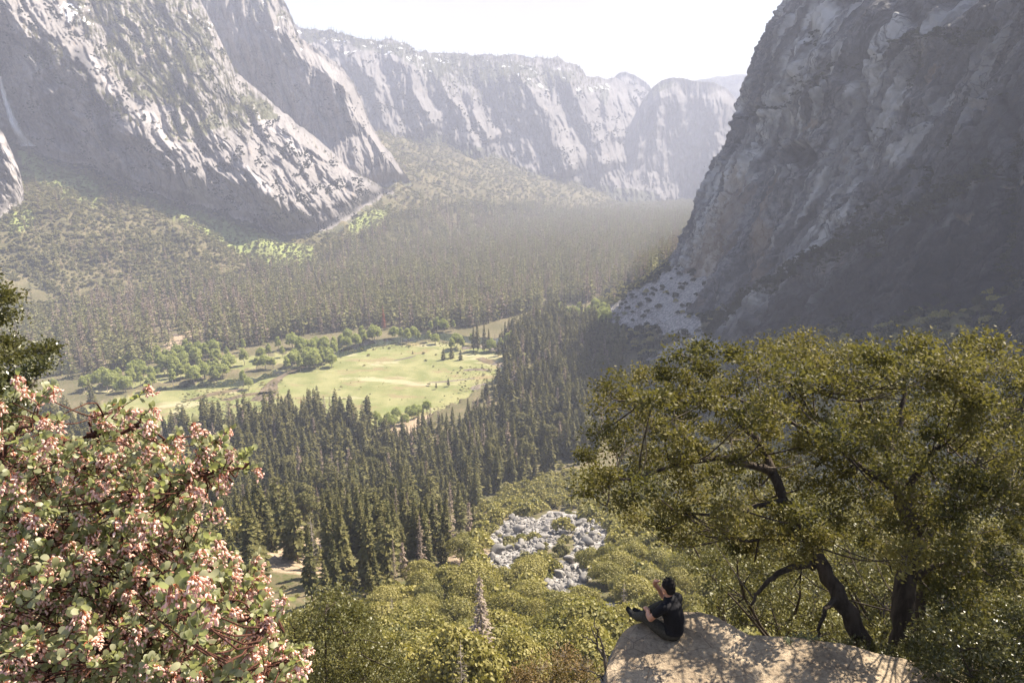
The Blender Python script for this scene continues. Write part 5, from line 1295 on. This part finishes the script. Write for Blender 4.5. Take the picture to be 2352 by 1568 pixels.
leafy('evergreen_tree', 'tree', 'dark glossy-leaved tree reaching in at the left edge above the pink bush', [(-160, 640), (-10, 625), (12, 650), (18, 720), (30, 790), (70, 810), (105, 785), (122, 810), (100, 850), (60, 890), (50, 950), (10, 1010), (-160, 1050)], 46, 25, (5.6, 6.8), (.12, .22), 620, .036, M_LIVE2, (-260, 1150, 6.2), 31, M_OAKBARK, .07)
leafy('leafy_tree', 'tree', 'bushy small-leaved green tree below the right edge of the pink bush', [(640, 1470), (690, 1410), (760, 1375), (815, 1380), (845, 1430), (900, 1490), (930, 1560), (925, 1680), (560, 1680), (600, 1540)], 70, 30, (19, 23), (.55, .95), 460, .105, M_BUSH, (760, 1760, 21), 32, M_OAKBARK, .2)
leafy('leafy_tree', 'tree', 'sunlit small oak right behind the leaning trunk and the ledge', [(1600, 1290), (1680, 1260), (1790, 1250), (1880, 1320), (1940, 1400), (1960, 1480), (1840, 1480), (1730, 1440), (1640, 1400)], 40, 34, (15, 18), (.4, .7), 460, .085, M_BUSH, (1800, 1620, 16.5), 33, M_OAKBARK, .15)
leafy('leafy_tree', 'tree', 'small tree seen between the oak trunks above the ledge', [(1900, 1230), (2010, 1220), (2060, 1260), (2140, 1330), (2150, 1450), (2010, 1460), (1950, 1380)], 30, 34, (13, 16), (.4, .7), 460, .08, M_BUSH, (2030, 1600, 14), 34, M_OAKBARK, .12)
leafy('leafy_tree', 'tree', 'olive tree at the foot of the slope left of the leaning trunk', [(1560, 1230), (1640, 1200), (1720, 1190), (1760, 1240), (1700, 1290), (1600, 1310)], 22, 36, (22, 26), (.6, 1.0), 420, .12, M_BUSH, (1660, 1450, 24), 35, M_OAKBARK, .2)
leafy('bush', 'bush', 'dark green bush filling the bottom right corner beside the ledge', [(2140, 1440), (2240, 1420), (2352, 1400), (2440, 1400), (2440, 1680), (2230, 1680), (2190, 1580), (2090, 1500)], 46, 34, (6.6, 8.2), (.2, .36), 560, .045, M_LIVE2, (2330, 1760, 7.4), 36, M_OAKBARK, .06)
leafy('bush', 'bush', 'orange tinged bush below the dead branch at the bottom edge', [(1180, 1560), (1230, 1520), (1300, 1500), (1350, 1530), (1380, 1600), (1370, 1680), (1160, 1680)], 26, 30, (24, 28), (.55, .9), 380, .12, leaf_mat('rusty_bush_leaves', (.075, .06, .018), (.13, .095, .03), (.19, .12, .05), .6, .2, .25), (1270, 1740, 26), 37, M_TWIG, .1, 900)
leafy('small_plant', 'plant', 'small grey-green plant growing on the stone ledge', [(1798, 1470), (1830, 1458), (1868, 1466), (1872, 1488), (1840, 1498), (1802, 1492)], 14, 10, (7.9, 8.15), (.05, .09), 110, .03, leaf_mat('grey_green_leaves', (.08, .10, .06), (.13, .15, .09), (.2, .22, .14), .6, .2, .2), (1838, 1494, 8.0), 38, M_TWIG, .008, 60)
leafy('low_shrub', 'shrub', 'low dark shrub at the back edge of the stone ledge before the trunks', [(1900, 1480), (1970, 1468), (2060, 1490), (2130, 1510), (2120, 1535), (2000, 1515), (1910, 1500)], 18, 16, (8.1, 8.6), (.07, .13), 200, .036, M_LIVE2, (2010, 1525, 8.3), 39, M_TWIG, .012, 60)

# ---- stone ledge
def ledge_rock():
    out = [(1393, 1524), (1404, 1496), (1420, 1462), (1436, 1441), (1462, 1428), (1510, 1412), (1571, 1399), (1614, 1402), (1672, 1426), (1715, 1450), (1784, 1456), (1860, 1466), (1938, 1474), (2039, 1497), (2145, 1528), (2230, 1580), (2330, 1680), (2200, 1800), (1800, 1830), (1560, 1800), (1430, 1700), (1402, 1600)]
    P = at_z([p[0] for p in out], [p[1] for p in out], 293.5)
    P = spline(np.vstack([P, P[:1]]), 241)[:-1, :2]
    c = P.mean(0); na = len(P); V = []
    nr = 70
    for i in range(nr):
        f = (i/(nr-1))**.7; V.append(np.column_stack([c+(P-c)*f, np.full(na, 293.5)]))
    for i in range(1, 30):
        f = i/29; sc = 1+.012*math.sin(min(1, f*4)*math.pi/2)-.30*f**1.3
        V.append(np.column_stack([c+(P-c)*sc, np.full(na, 293.5-.05*min(1, f*6)-2.6*f)]))
    V = np.vstack(V); x, y, z = V.T
    top = np.repeat(np.concatenate([np.linspace(0, 1, nr)**.7, np.full(29, 2)]), na)
    edge = np.where(top <= 1, sstep(.92, 1.0, top), 1)
    V[:, 2] += np.where(top <= 1, .06*fbm(x*1.1, y*1.1, 3, 4)+.012*fbm(x*6, y*6, 8, 4)-.06*edge**2*(.6+.5*fbm(x*2, y*2, 3, 2)), -.10)
    side = top > 1
    n = np.column_stack([x-c[0], y-c[1]]); n /= np.linalg.norm(n, axis=1)[:, None]+1e-9
    off = (.16*ridged(x*.9, y*.9, z*1.3, 4)+.06*fbm(x*4, y*4, z*5, 4)-.08)*np.where(side, sstep(293.45, 293.0, z), 0)
    V[:, :2] += n*off[:, None]
    k = NT('ledge_sandstone'); Pn = k.pos()
    n1 = k.noise(Pn, 1.1, 6, .6); n2 = k.noise(Pn, 14, 6, .75); n3 = k.noise(Pn, 60, 3, .7)
    col = k.mix(k.rr(n1, .35, .68), (.52, .42, .30), (.33, .26, .18)); col = k.mix(k.rr(n2, .42, .66, 0, .6), col, (.14, .10, .07)); col = k.mix(k.rr(k.voro(k.scale(Pn, (1, 1.6, 1)), 1.3, 'DISTANCE_TO_EDGE'), .0, .018, .55, 0), col, (.08, .06, .045)); col = k.mix(k.rr(n3, .6, .7, 0, .5), col, (.52, .42, .33))
    nz = k.n('ShaderNodeSeparateXYZ', ins={0: k.n('ShaderNodeNewGeometry').outputs['Normal']}).outputs[2]
    col = k.mix(k.rr(nz, .75, .35), col, k.mix(k.rr(n2, .4, .6), (.24, .23, .22), (.15, .14, .135)))
    m = k.done(k.bsdf(col, .92, .15, k.bump(k.math('ADD', k.math('MULTIPLY', n2, 1.3), k.math('ADD', k.math('MULTIPLY', n3, .4), k.math('MULTIPLY', n1, 2.0))), .05, 1.0)))
    i = np.arange(99*na).reshape(99, na); j = np.roll(i, -1, 1)
    Fq = np.stack([i[:-1].ravel(), i[1:].ravel(), j[1:].ravel(), j[:-1].ravel()], -1)
    b_ = V-np.array([c[0], c[1], 291.0])
    o = ob('stone_ledge', mk('stone_ledge', b_, Fq[:, ::-1], m, None, True), None, (c[0], c[1], 291.0))
    tag(o, 'flat sandy stone ledge dappled with shade under the seated person', 'rock')
ledge_rock()

# ---- bare dead branch beside the ledge
def dead_branch():
    r = np.random.default_rng(5); B = Bag(); f = at(1410, 1640, 7.5)
    def Z(zx, zy, Y=7.6): return at((1300+zx/1.8445)*.98, (750+zy/1.8445)*.98, Y)-f
    for L, a, b in (([(235, 1640), (222, 1500), (195, 1420), (180, 1380), (158, 1325)], .035, .008), ([(188, 1400), (150, 1375), (108, 1366)], .014, .004), ([(222, 1480), (205, 1400), (180, 1330), (172, 1285)], .02, .006), ([(225, 1540), (190, 1530), (150, 1515), (105, 1508)], .016, .005), ([(230, 1580), (200, 1545), (160, 1552), (120, 1565)], .014, .004), ([(180, 1385), (192, 1350), (196, 1320)], .010, .003), ([(150, 1515), (130, 1500), (112, 1480)], .008, .003)):
        limb(B, [Z(*p) for p in L], a, b, 12, .012, r, 6)
    for i in range(26):
        p = Z(r.uniform(110, 225), r.uniform(1330, 1560)); v = np.vstack(B.V); p = v[np.argmin(np.linalg.norm(v-p, axis=1))]
        d = unit(1, r)[0]; limb(B, [p, p+d*.05, p+d*.1+np.array([0, 0, .02])], .004, .0015, 4, .004, r, 4)
    o = ob('dead_branch', B.mesh('dead_branch', bark_mat('weathered_wood', (.05, .042, .036), (.16, .14, .12), 14)), None, tuple(f)); tag(o, 'bare dark dead branch sticking up left of the stone ledge', 'dead branch')
dead_branch()

# ---- flowering manzanita at the lower left
def manzanita():
    r = np.random.default_rng(77)
    f = at(-160, 1650, 2.6); root = empty('manzanita_bush', tuple(f)); tag(root, 'flowering bush with round grey-green leaves and drooping pink blossom clusters', 'flowering bush')
    poly = [(-60, 1000), (-20, 930), (40, 915), (100, 905), (150, 930), (185, 950), (230, 905), (300, 900), (350, 915), (372, 960), (360, 1020), (400, 1060), (440, 1015), (500, 1005), (560, 1040), (570, 1085), (500, 1105), (440, 1130), (470, 1200), (480, 1260), (500, 1320), (590, 1325), (630, 1370), (640, 1440), (600, 1470), (690, 1500), (690, 1540), (600, 1620), (-60, 1640)]
    holes = [[(80, 960), (215, 950), (210, 1000), (110, 1030)], [(385, 930), (440, 1010), (400, 1050), (370, 1010)]]
    q = clump_pts(poly, 820, 14.5, r)
    keep = ~np.array([any(inside(a, b, h) for h in holes) for a, b in q]); q = q[keep]
    q = q[(q[:, 1] > 1000) | (r.random(len(q)) < .5)]
    Y = np.interp(q[:, 1], [900, 1100, 1300, 1568], [2.75, 2.55, 2.3, 2.0])+r.uniform(-.25, .45, len(q))
    Y = np.where((np.hypot(q[:, 0]-400, q[:, 1]-1420) < 60) & (r.random(len(q)) < .35), 1.35, Y)
    C = np.array([at(a, b, c) for (a, b), c in zip(q, Y)])-f
    # leaf: oval, slightly cupped
    a = np.linspace(0, 2*np.pi, 10, endpoint=False)
    LV = np.column_stack([.34*np.sin(a)*(1-.12*np.cos(a)), .5-.5*np.cos(a), .10*np.abs(np.sin(a))**1.5-.05*(np.cos(a))**2]); LF = np.array([[0, 1, 2, 3, 4, 5, 6, 7, 8, 9]])
    LF = np.array([[0, 1, 2, 8, 9][::1], ])
    L2F4 = np.array([[0, 1, 9, 9]])
    LFa = np.array([[1, 2, 8, 9], [2, 3, 7, 8], [3, 4, 6, 7]]); LFt = np.array([[0, 1, 9], [4, 5, 6]])
    SB = Bag(); LBg = Bag(); FLo = []
    # main stems
    nodes = []
    for pts in ([(-160, 1650, 2.6), (-40, 1420, 2.6), (60, 1400, 2.5), (170, 1380, 2.4), (300, 1330, 2.3), (420, 1330, 2.25)], [(-160, 1650, 2.6), (-60, 1300, 2.7), (40, 1180, 2.7), (115, 1040, 2.7), (200, 1000, 2.7), (240, 955, 2.7), (262, 925, 2.7)],
                [(-60, 1300, 2.7), (100, 1230, 2.6), (230, 1160, 2.6), (330, 1125, 2.55), (420, 1108, 2.5), (500, 1080, 2.5), (560, 1075, 2.5)], [(-160, 1650, 2.6), (60, 1550, 2.3), (260, 1480, 2.15), (420, 1440, 2.1), (560, 1420, 2.1), (640, 1400, 2.1)],
                [(-160, 1650, 2.6), (200, 1640, 2.1), (420, 1560, 2.0), (560, 1540, 2.0), (690, 1520, 2.0)], [(115, 1040, 2.7), (160, 1080, 2.7), (290, 1060, 2.6), (380, 1010, 2.6)], [(200, 1000, 2.7), (300, 985, 2.7), (330, 950, 2.7)], [(-60, 1300, 2.8), (-20, 1100, 2.8), (40, 1000, 2.8), (110, 950, 2.8)],
                [(100, 1230, 2.6), (250, 1250, 2.5), (400, 1260, 2.4), (470, 1290, 2.4)]):
        nodes.append(limb(SB, [at(*p)-f for p in pts], .014, .004, 26, .006, r, 7))
    nodes = np.vstack(nodes)
    connect(SB, nodes, C, r, .0042, .0020, .035, 6)
    for c in C:
        d0 = np.array([.45, -.15, .55])+unit(1, r)[0]*.75; d0 /= np.linalg.norm(d0); L = r.uniform(.06, .12)
        tw = spline([c, c+d0*L*.5+r.normal(size=3)*.006, c+d0*L+np.array([0, 0, .01])], 8)
        SB.tube(tw, np.linspace(.0022, .0011, 8), 4, r.random())
        k = r.integers(12, 19); t = (np.arange(k)+r.random(k))/k*7; i = np.clip(t.astype(int), 0, 6); fr = (t-i)[:, None]
        p = tw[i]*(1-fr)+tw[i+1]*fr
        D = unit(k, r)*1.0+d0*.55+np.array([0, 0, .25]); Nn = unit(k, r)*.9+np.array([.3, -.5, .5])
        S = r.uniform(.021, .037, k)
        M = frames(D, Nn)*np.stack([S, S, S], -1)[:, None, :]
        tt = np.clip(.35+.3*r.normal(size=k), 0, 1)
        p = p+D/np.linalg.norm(D, axis=1)[:, None]*.006
        LBg.stamp(LV, LFa, M, p, tt); LBg.stamp(LV, LFt, M, p, tt)
        if r.random() < .78: FLo.append((tw[-1], d0))
    ob('branches', SB.mesh('manzanita_branches', M_REDBARK), root)
    ob('foliage', LBg.mesh('manzanita_foliage', M_MANZ, True), root)
    # blossom clusters: urn-shaped bells on short stalks
    kf = NT('pink_blossom'); t = kf.attr('tint'); col = kf.mix(t, (.74, .38, .29), (.92, .69, .58)); col = kf.mix(kf.rr(kf.rand(), .0, 1, 0, .35), col, (.90, .70, .60))
    b = kf.bsdf(col, .55, .3); tn = kf.n('ShaderNodeBsdfTranslucent'); kf.set(tn, 0, kf.mix(.3, col, (.9, .45, .35))); ms = kf.n('ShaderNodeMixShader'); ms.inputs[0].default_value = .35
    kf.t.links.new(b.outputs[0], ms.inputs[1]); kf.t.links.new(tn.outputs[0], ms.inputs[2]); MF = kf.done(ms)
    MS = NT('orange_stalks'); MS = MS.done(MS.bsdf((.30, .10, .05), .6, .2))
    def cluster(seed):
        q = np.random.default_rng(seed); Bb, Bs = Bag(), Bag()
        ns = 6; ring = np.array([(0, .0), (.26, .12), (.40, .5), (.34, .95), (.18, 1.25), (.27, 1.38)])
        an = np.arange(ns)*2*np.pi/ns
        TV = np.vstack([np.column_stack([r_*np.cos(an), r_*np.sin(an), np.full(ns, -z_)]) for r_, z_ in ring])
        i = np.arange(6*ns).reshape(6, ns); j = np.roll(i, -1, 1)
        TF = np.stack([i[:-1].ravel(), j[:-1].ravel(), j[1:].ravel(), i[1:].ravel()], -1)
        for br in range(q.integers(4, 6)):
            a_ = q.random()*6.28; e = np.array([math.cos(a_)*.018, math.sin(a_)*.018, -q.uniform(.005, .03)])*q.uniform(.6, 1.3)
            ax = spline([(0, 0, 0), e*.5+np.array([0, 0, .005]), e+np.array([0, 0, -.012])], 5); Bs.tube(ax, .0009, 4, 0)
            for u in range(q.integers(5, 9)):
                p = ax[q.integers(1, 5)]; d = np.array([q.normal()*.5, q.normal()*.5, -.9]); d /= np.linalg.norm(d)
                p2 = p+d*q.uniform(.005, .010)+np.array([q.normal(), q.normal(), 0])*.003; Bs.tube([p, p2], .0006, 3, 0)
                s = q.uniform(.0062, .0085); M = frames(unit(1, q)-0*d, -d[None])[0]
                M = np.stack([M[:, 0], M[:, 1], M[:, 2]], -1); Bb.stamp(TV, TF, (M*s)[None], p2[None], np.clip(q.normal(.55, .3), 0, 1))
        return merge([(Bb, MF), (Bs, MS)], 'flower_cluster')
    CL = [cluster(500+i) for i in range(8)]
    pos = np.array([p for p, d in FLo]); dist = np.linalg.norm(pos+f-np.array([0, 0, CAMZ]), axis=1); od = np.argsort(dist)
    for n_, k in enumerate(od[:100]):
        o = ob('flower_cluster', CL[n_ % 8], root, tuple(pos[k])); o.rotation_euler = (r.normal()*.3, r.normal()*.3, r.random()*6.28); o.scale = (r.uniform(1.05, 1.5),)*3
    V = []; Fs = {}; T_ = []; mi = {}; off = 0; Bx = [Bag(), Bag()]
    for n_, k in enumerate(od[100:]):
        me = CL[n_ % 8]; nv = len(me.vertices); co = np.empty(nv*3, np.float32); me.vertices.foreach_get('co', co); co = co.reshape(-1, 3)
        tt = np.empty(nv, np.float32); me.attributes['tint'].data.foreach_get('value', tt)
        rot = np.array(Matrix.Rotation(r.random()*6.28, 3, 'Z')@Matrix.Rotation(r.normal()*.3, 3, 'X')); co = co@rot.T*r.uniform(1.05, 1.5)+pos[k]
        mt = np.empty(len(me.polygons), np.int32); me.polygons.foreach_get('material_index', mt)
        fl = [p.vertices[:] for p in me.polygons]
        for m_ in (0, 1):
            q4 = np.array([v for v, w_ in zip(fl, mt) if w_ == m_ and len(v) == 4]); q3 = [v for v, w_ in zip(fl, mt) if w_ == m_ and len(v) == 3]
            used = np.unique(q4); re = np.zeros(nv, int); re[used] = np.arange(len(used)); Bx[m_].add(co[used], re[q4], tt[used])
    o = ob('blossom', merge([(Bx[0], MF), (Bx[1], MS)], 'blossom'), root); o['kind'] = 'stuff'
manzanita()
# ------------------------------------------------------------------ the seated person
def person():
    S = at_z(1541, 1461, 293.5); hd = np.array([-.66, .75, 0]); hd /= np.linalg.norm(hd); lf = np.array([-hd[1], hd[0], 0]); up = np.array([0, 0, 1.])
    sc = .96
    def W(p): return (hd*p[0]+lf*p[1]+up*p[2])*sc
    def solid(name, chains, balls, mat, vox=.009, smooth=6, parent=None):
        B = Bag()
        for pts, rad in chains:
            n = max(8, 4*len(pts)); P = spline([W(p) for p in pts], n); rr = np.interp(np.linspace(0, 1, n), np.linspace(0, 1, len(rad)), rad)*sc
            T0 = (P[0]-P[1]); T0 /= np.linalg.norm(T0)+1e-9; T1 = (P[-1]-P[-2]); T1 /= np.linalg.norm(T1)+1e-9
            P2 = np.vstack([P[0]+T0*rr[0]*.85, P[0]+T0*rr[0]*.5, P, P[-1]+T1*rr[-1]*.5, P[-1]+T1*rr[-1]*.85]); r2 = np.concatenate([[rr[0]*.3, rr[0]*.85], rr, [rr[-1]*.85, rr[-1]*.3]])
            B.tube(P2, r2, 14)
            s = B.n-15; Vv = B.V[-2]
            B.add(np.vstack([Vv[:14], P2[0]]), np.array([[(k+1) % 14, k, 14] for k in range(14)]))
        for c, ra in balls:
            u = np.linspace(0, np.pi, 12); v = np.linspace(0, 2*np.pi, 18, endpoint=False)
            V = np.array([W(np.array(c)+np.array([ra[0]*math.sin(a)*math.cos(b), ra[1]*math.sin(a)*math.sin(b), ra[2]*math.cos(a)])) for a in u for b in v])
            i = np.arange(12*18).reshape(12, 18); j = np.roll(i, -1, 1); B.add(V, np.stack([i[:-1].ravel(), i[1:].ravel(), j[1:].ravel(), j[:-1].ravel()], -1))
        me = B.mesh(name, mat, True); o = ob(name, me)
        md = o.modifiers.new('r', 'REMESH'); md.mode = 'VOXEL'; md.voxel_size = vox; md.use_smooth_shade = True
        m2 = o.modifiers.new('s', 'SMOOTH'); m2.factor = .5; m2.iterations = smooth
        dg = bpy.context.evaluated_depsgraph_get(); new = bpy.data.meshes.new_from_object(o.evaluated_get(dg)); new.materials.clear(); new.materials.append(mat)
        o.modifiers.clear(); o.data = new; new.name = name
        if parent is not None: o.parent = parent
        else: o.location = tuple(S)
        return o
    def cloth(nm, c0, c1, sc_=40):
        k = NT(nm); P = k.n('ShaderNodeTexCoord').outputs['Object']; n = k.noise(P, sc_, 4, .7); w = k.noise(P, 9, 3)
        return k.done(k.bsdf(k.mix(k.rr(n, .35, .65), c0, c1), .85, .2, k.bump(k.math('ADD', w, k.math('MULTIPLY', n, .2)), .02, .7)))
    k = NT('skin'); MSK = k.done(k.bsdf((.42, .22, .15), .5, .4))
    MT = cloth('black_cotton', (.006, .006, .008), (.012, .012, .015)); MP = cloth('olive_trousers', (.03, .028, .022), (.055, .05, .04)); MSH = cloth('dark_shoe', (.008, .008, .009), (.018, .018, .02)); MH = cloth('black_hair', (.006, .005, .005), (.016, .013, .012), 90)
    def fingers(wr, d, side, curl, rr=.0085):
        """five unequal bent fingers from a palm; d along the hand, side across it, curl the bending direction"""
        wr, d, side, curl = map(np.array, (wr, d, side, curl)); out = [([wr, wr+d*.045, wr+d*.085], [.028, .036, .032])]
        for i, (o_, L) in enumerate(((-.030, .070), (-.010, .080), (.010, .075), (.029, .060))):
            b = wr+d*.085+side*o_; out.append(([b, b+d*L*.45+curl*.008, b+d*L*.75+curl*.026, b+d*L*.9+curl*.045], [rr, rr, rr*.9, rr*.75]))
        b = wr+d*.03-side*.030; out.append(([b, b+d*.03-side*.025+curl*.01, b+d*.058-side*.026+curl*.022], [rr*1.25, rr*1.1, rr*.85]))
        return out
    LW, RW = (.36, .09, .275), (.38, -.05, .66)
    arms = [([(.045, .185, .545), (.13, .235, .42), (.20, .245, .31)], [.056, .048, .043]), ([(.20, .245, .31), (.29, .18, .29), LW], [.043, .038, .029]),
            ([(.055, -.185, .545), (.18, -.225, .45), (.32, -.21, .40)], [.056, .048, .043]), ([(.32, -.21, .40), (.36, -.15, .53), RW], [.043, .037, .029])]
    hands = fingers(LW, (.86, -.42, -.1), (.42, .86, .05), (-.1, -.1, -.95))+fingers(RW, (-.45, .25, .85), (.4, .9, -.05), (-.85, .1, -.4))
    legs = [([(.02, .10, .105), (.20, .13, .15), (.38, .14, .19)], [.088, .078, .062]), ([(.38, .14, .19), (.50, .12, .11), (.60, .08, .05)], [.06, .055, .042]),
            ([(.02, -.10, .105), (.18, -.16, .18), (.33, -.20, .25)], [.088, .078, .062]), ([(.33, -.20, .25), (.44, -.13, .15), (.54, -.06, .05)], [.06, .055, .042])]
    torso = [([(-.01, 0, .10), (-.035, 0, .24), (-.01, 0, .38), (.035, 0, .50), (.055, 0, .57)], [.135, .13, .14, .135, .09])]
    body = solid('person', torso+[([(.055, 0, .56), (.085, 0, .64), (.10, 0, .69)], [.06, .052, .05])]+arms+hands+legs, [((.115, 0, .765), (.096, .078, .116)), ((.205, 0, .745), (.018, .013, .02)), ((.11, .076, .755), (.02, .01, .028)), ((.11, -.076, .755), (.02, .01, .028)), ((.17, 0, .70), (.035, .035, .03))], MSK, .0075, 5)
    tag(body, 'person in black t-shirt and dark trousers sitting on the ledge, hand raised to the face', 'person')
    shirt = solid('shirt', [(p, [a+.014 for a in q]) for p, q in torso]+[([(.03, .12, .545), (.045, .185, .54), (.125, .235, .43)], [.075, .072, .062]), ([(.03, -.12, .545), (.055, -.185, .54), (.18, -.225, .475)], [.075, .072, .062])], [((-.02, 0, .15), (.155, .175, .10)), ((.03, .0, .50), (.12, .2, .09))], MT, .009, 8, body)
    tr = solid('trousers', [(p, [a+.014 for a in q]) for p, q in legs], [((-.015, 0, .105), (.15, .185, .105))], MP, .009, 6, body)
    for s, an, toe in ((1, (.60, .08, .045), (.76, .05, .07)), (-1, (.54, -.06, .045), (.70, -.03, .045))):
        solid('shoe', [([an, tuple(.5*(np.array(an)+toe)+np.array([0, 0, -.015])), toe], [.05, .048, .038])], [(an, (.058, .048, .055))], MSH, .008, 4, body)
    r = np.random.default_rng(3); tufts = []
    for i in range(46):
        a = r.uniform(0, 6.28); e = r.uniform(.15, 1.45); p = np.array([.105+.098*math.cos(e)*math.cos(a), .085*math.cos(e)*math.sin(a), .79+.11*math.sin(e)])
        if p[0] > .17 and p[2] < .84: continue
        tufts.append(([p, p+np.array([.012, 0, .012])+r.normal(size=3)*.008], [.017, .008]))
    solid('hair', tufts, [((.098, 0, .80), (.104, .088, .098)), ((.06, 0, .755), (.07, .078, .085))], MH, .008, 3, body)
person()

# ---- a bird gliding in front of the far dome
def bird():
    p = at(1618, 383, 420); B = Bag()
    B.tube([(-.3, 0, 0), (-.1, 0, .02), (.15, 0, .02), (.3, 0, .03)], [.02, .09, .08, .03], 8)
    for s in (-1, 1): B.add([(.1, s*.05, .03), (-.12, s*.05, .03), (-.16, s*.5, .2), (-.02, s*.85, .26), (.08, s*.5, .2), (.1, s*.05, .06), (-.12, s*.05, .05), (-.02, s*.85, .27)], [[0, 1, 2, 4], [4, 2, 3, 3]][:1]+[[0, 1, 2, 4]][:0]); B.add([(.08, s*.5, .2), (-.16, s*.5, .2), (-.02, s*.85, .26)], [[0, 1, 2]])
    B.add([(-.28, -.04, 0), (-.28, .04, 0), (-.5, .1, 0), (-.5, -.1, 0)], [[0, 1, 2, 3]])
    k = NT('dark_feathers'); m = k.done(k.bsdf((.02, .02, .022), .8, .2))
    o = ob('bird', B.mesh('bird', m), None, tuple(p)); o.rotation_euler = (.2, 0, 2.2); tag(o, 'tiny dark bird gliding in front of the hazy dome', 'bird')
bird()
# ------------------------------------------------------------------ air, sky, sun, camera
def haze():
    k = bpy.data.materials.new('haze_air'); k.use_nodes = True; t = k.node_tree; t.nodes.clear()
    o = t.nodes.new('ShaderNodeOutputMaterial'); v = t.nodes.new('ShaderNodeVolumePrincipled')
    v.inputs['Color'].default_value = (.76, .81, 1.0, 1); v.inputs['Density'].default_value = HAZE; v.inputs['Anisotropy'].default_value = .05
    t.links.new(v.outputs[0], o.inputs['Volume'])
    x0, x1, y0, y1, z0, z1 = -3600, 5200, -500, 9900, -70, 1300
    V = [(x, y, z) for x in (x0, x1) for y in (y0, y1) for z in (z0, z1)]
    Fq = np.array([[0, 1, 3, 2], [4, 6, 7, 5], [0, 4, 5, 1], [2, 3, 7, 6], [0, 2, 6, 4], [1, 5, 7, 3]])
    me = mk('haze', V, Fq, k)
    o = ob('haze', me); tag(o, 'pale haze filling the valley', None, None, 'stuff')
HAZE = 1.25e-4
haze()

w = bpy.data.worlds.new('World'); SC.world = w; w.use_nodes = True
t = w.node_tree; bg = t.nodes['Background']; bg.inputs['Strength'].default_value = .088
sky = t.nodes.new('ShaderNodeTexSky'); sky.sky_type = 'NISHITA'; sky.sun_disc = False
sky.sun_elevation = SUN_EL; sky.sun_rotation = SUN_AZ; sky.dust_density = 2.0; sky.altitude = 1500
co = t.nodes.new('ShaderNodeTexCoord')
mp = t.nodes.new('ShaderNodeMapping'); mp.inputs['Scale'].default_value = (1, 1, 2.6); t.links.new(co.outputs['Generated'], mp.inputs[0])
nz = t.nodes.new('ShaderNodeTexNoise'); nz.inputs['Scale'].default_value = 3.2; nz.inputs['Detail'].default_value = 8; nz.inputs['Roughness'].default_value = .58
t.links.new(mp.outputs[0], nz.inputs['Vector'])
mr = t.nodes.new('ShaderNodeMapRange'); mr.interpolation_type = 'SMOOTHSTEP'
for i, v in zip((1, 2, 3, 4), (.44, .55, .68, 1.0)): mr.inputs[i].default_value = v
t.links.new(nz.outputs['Fac'], mr.inputs[0])
sx = t.nodes.new('ShaderNodeSeparateXYZ'); t.links.new(co.outputs['Generated'], sx.inputs[0])
hi = t.nodes.new('ShaderNodeMapRange'); hi.interpolation_type = 'SMOOTHSTEP'
for i, v in zip((1, 2, 3, 4), (.22, .52, 1.0, .05)): hi.inputs[i].default_value = v
t.links.new(sx.outputs[2], hi.inputs[0])
mu = t.nodes.new('ShaderNodeMath'); mu.operation = 'MULTIPLY'; t.links.new(mr.outputs[0], mu.inputs[0]); t.links.new(hi.outputs[0], mu.inputs[1])
mx = t.nodes.new('ShaderNodeMix'); mx.data_type = 'RGBA'; mx.inputs[7].default_value = (2.55, 2.45, 2.5, 1)
t.links.new(mu.outputs[0], mx.inputs[0]); t.links.new(sky.outputs[0], mx.inputs[6]); t.links.new(mx.outputs[2], bg.inputs['Color'])

sl = bpy.data.lights.new('sun', 'SUN'); sl.energy = 5.0; sl.angle = R(.53); sl.color = (1.0, .89, .73)
so = bpy.data.objects.new('sun', sl); COL.objects.link(so)
so.rotation_euler = Vector(tuple(-SUNV)).to_track_quat('-Z', 'Y').to_euler(); so.location = (800, 800, 1600)

cam = bpy.data.cameras.new('camera'); cam.lens = 24; cam.sensor_width = 36; cam.clip_start = .05; cam.clip_end = 40000
c_ = bpy.data.objects.new('camera', cam); COL.objects.link(c_); c_.location = (0, 0, CAMZ); c_.rotation_euler = (R(90)-PITCH, 0, 0)
SC.camera = c_
vs = SC.view_settings; vs.view_transform = 'Standard'; vs.look = 'None'; vs.exposure = 1.8; vs.gamma = 1
cy = SC.cycles; cy.max_bounces = 6; cy.diffuse_bounces = 2; cy.glossy_bounces = 2; cy.transmission_bounces = 3; cy.volume_bounces = 0; cy.transparent_max_bounces = 6
cy.use_denoising = True; cy.denoiser = 'OPENIMAGEDENOISE'; cy.denoising_input_passes = 'RGB_ALBEDO_NORMAL'; cy.denoising_prefilter = 'ACCURATE'; cy.sample_clamp_indirect = 6; cy.use_adaptive_sampling = False
cy.caustics_reflective = False; cy.caustics_refractive = False
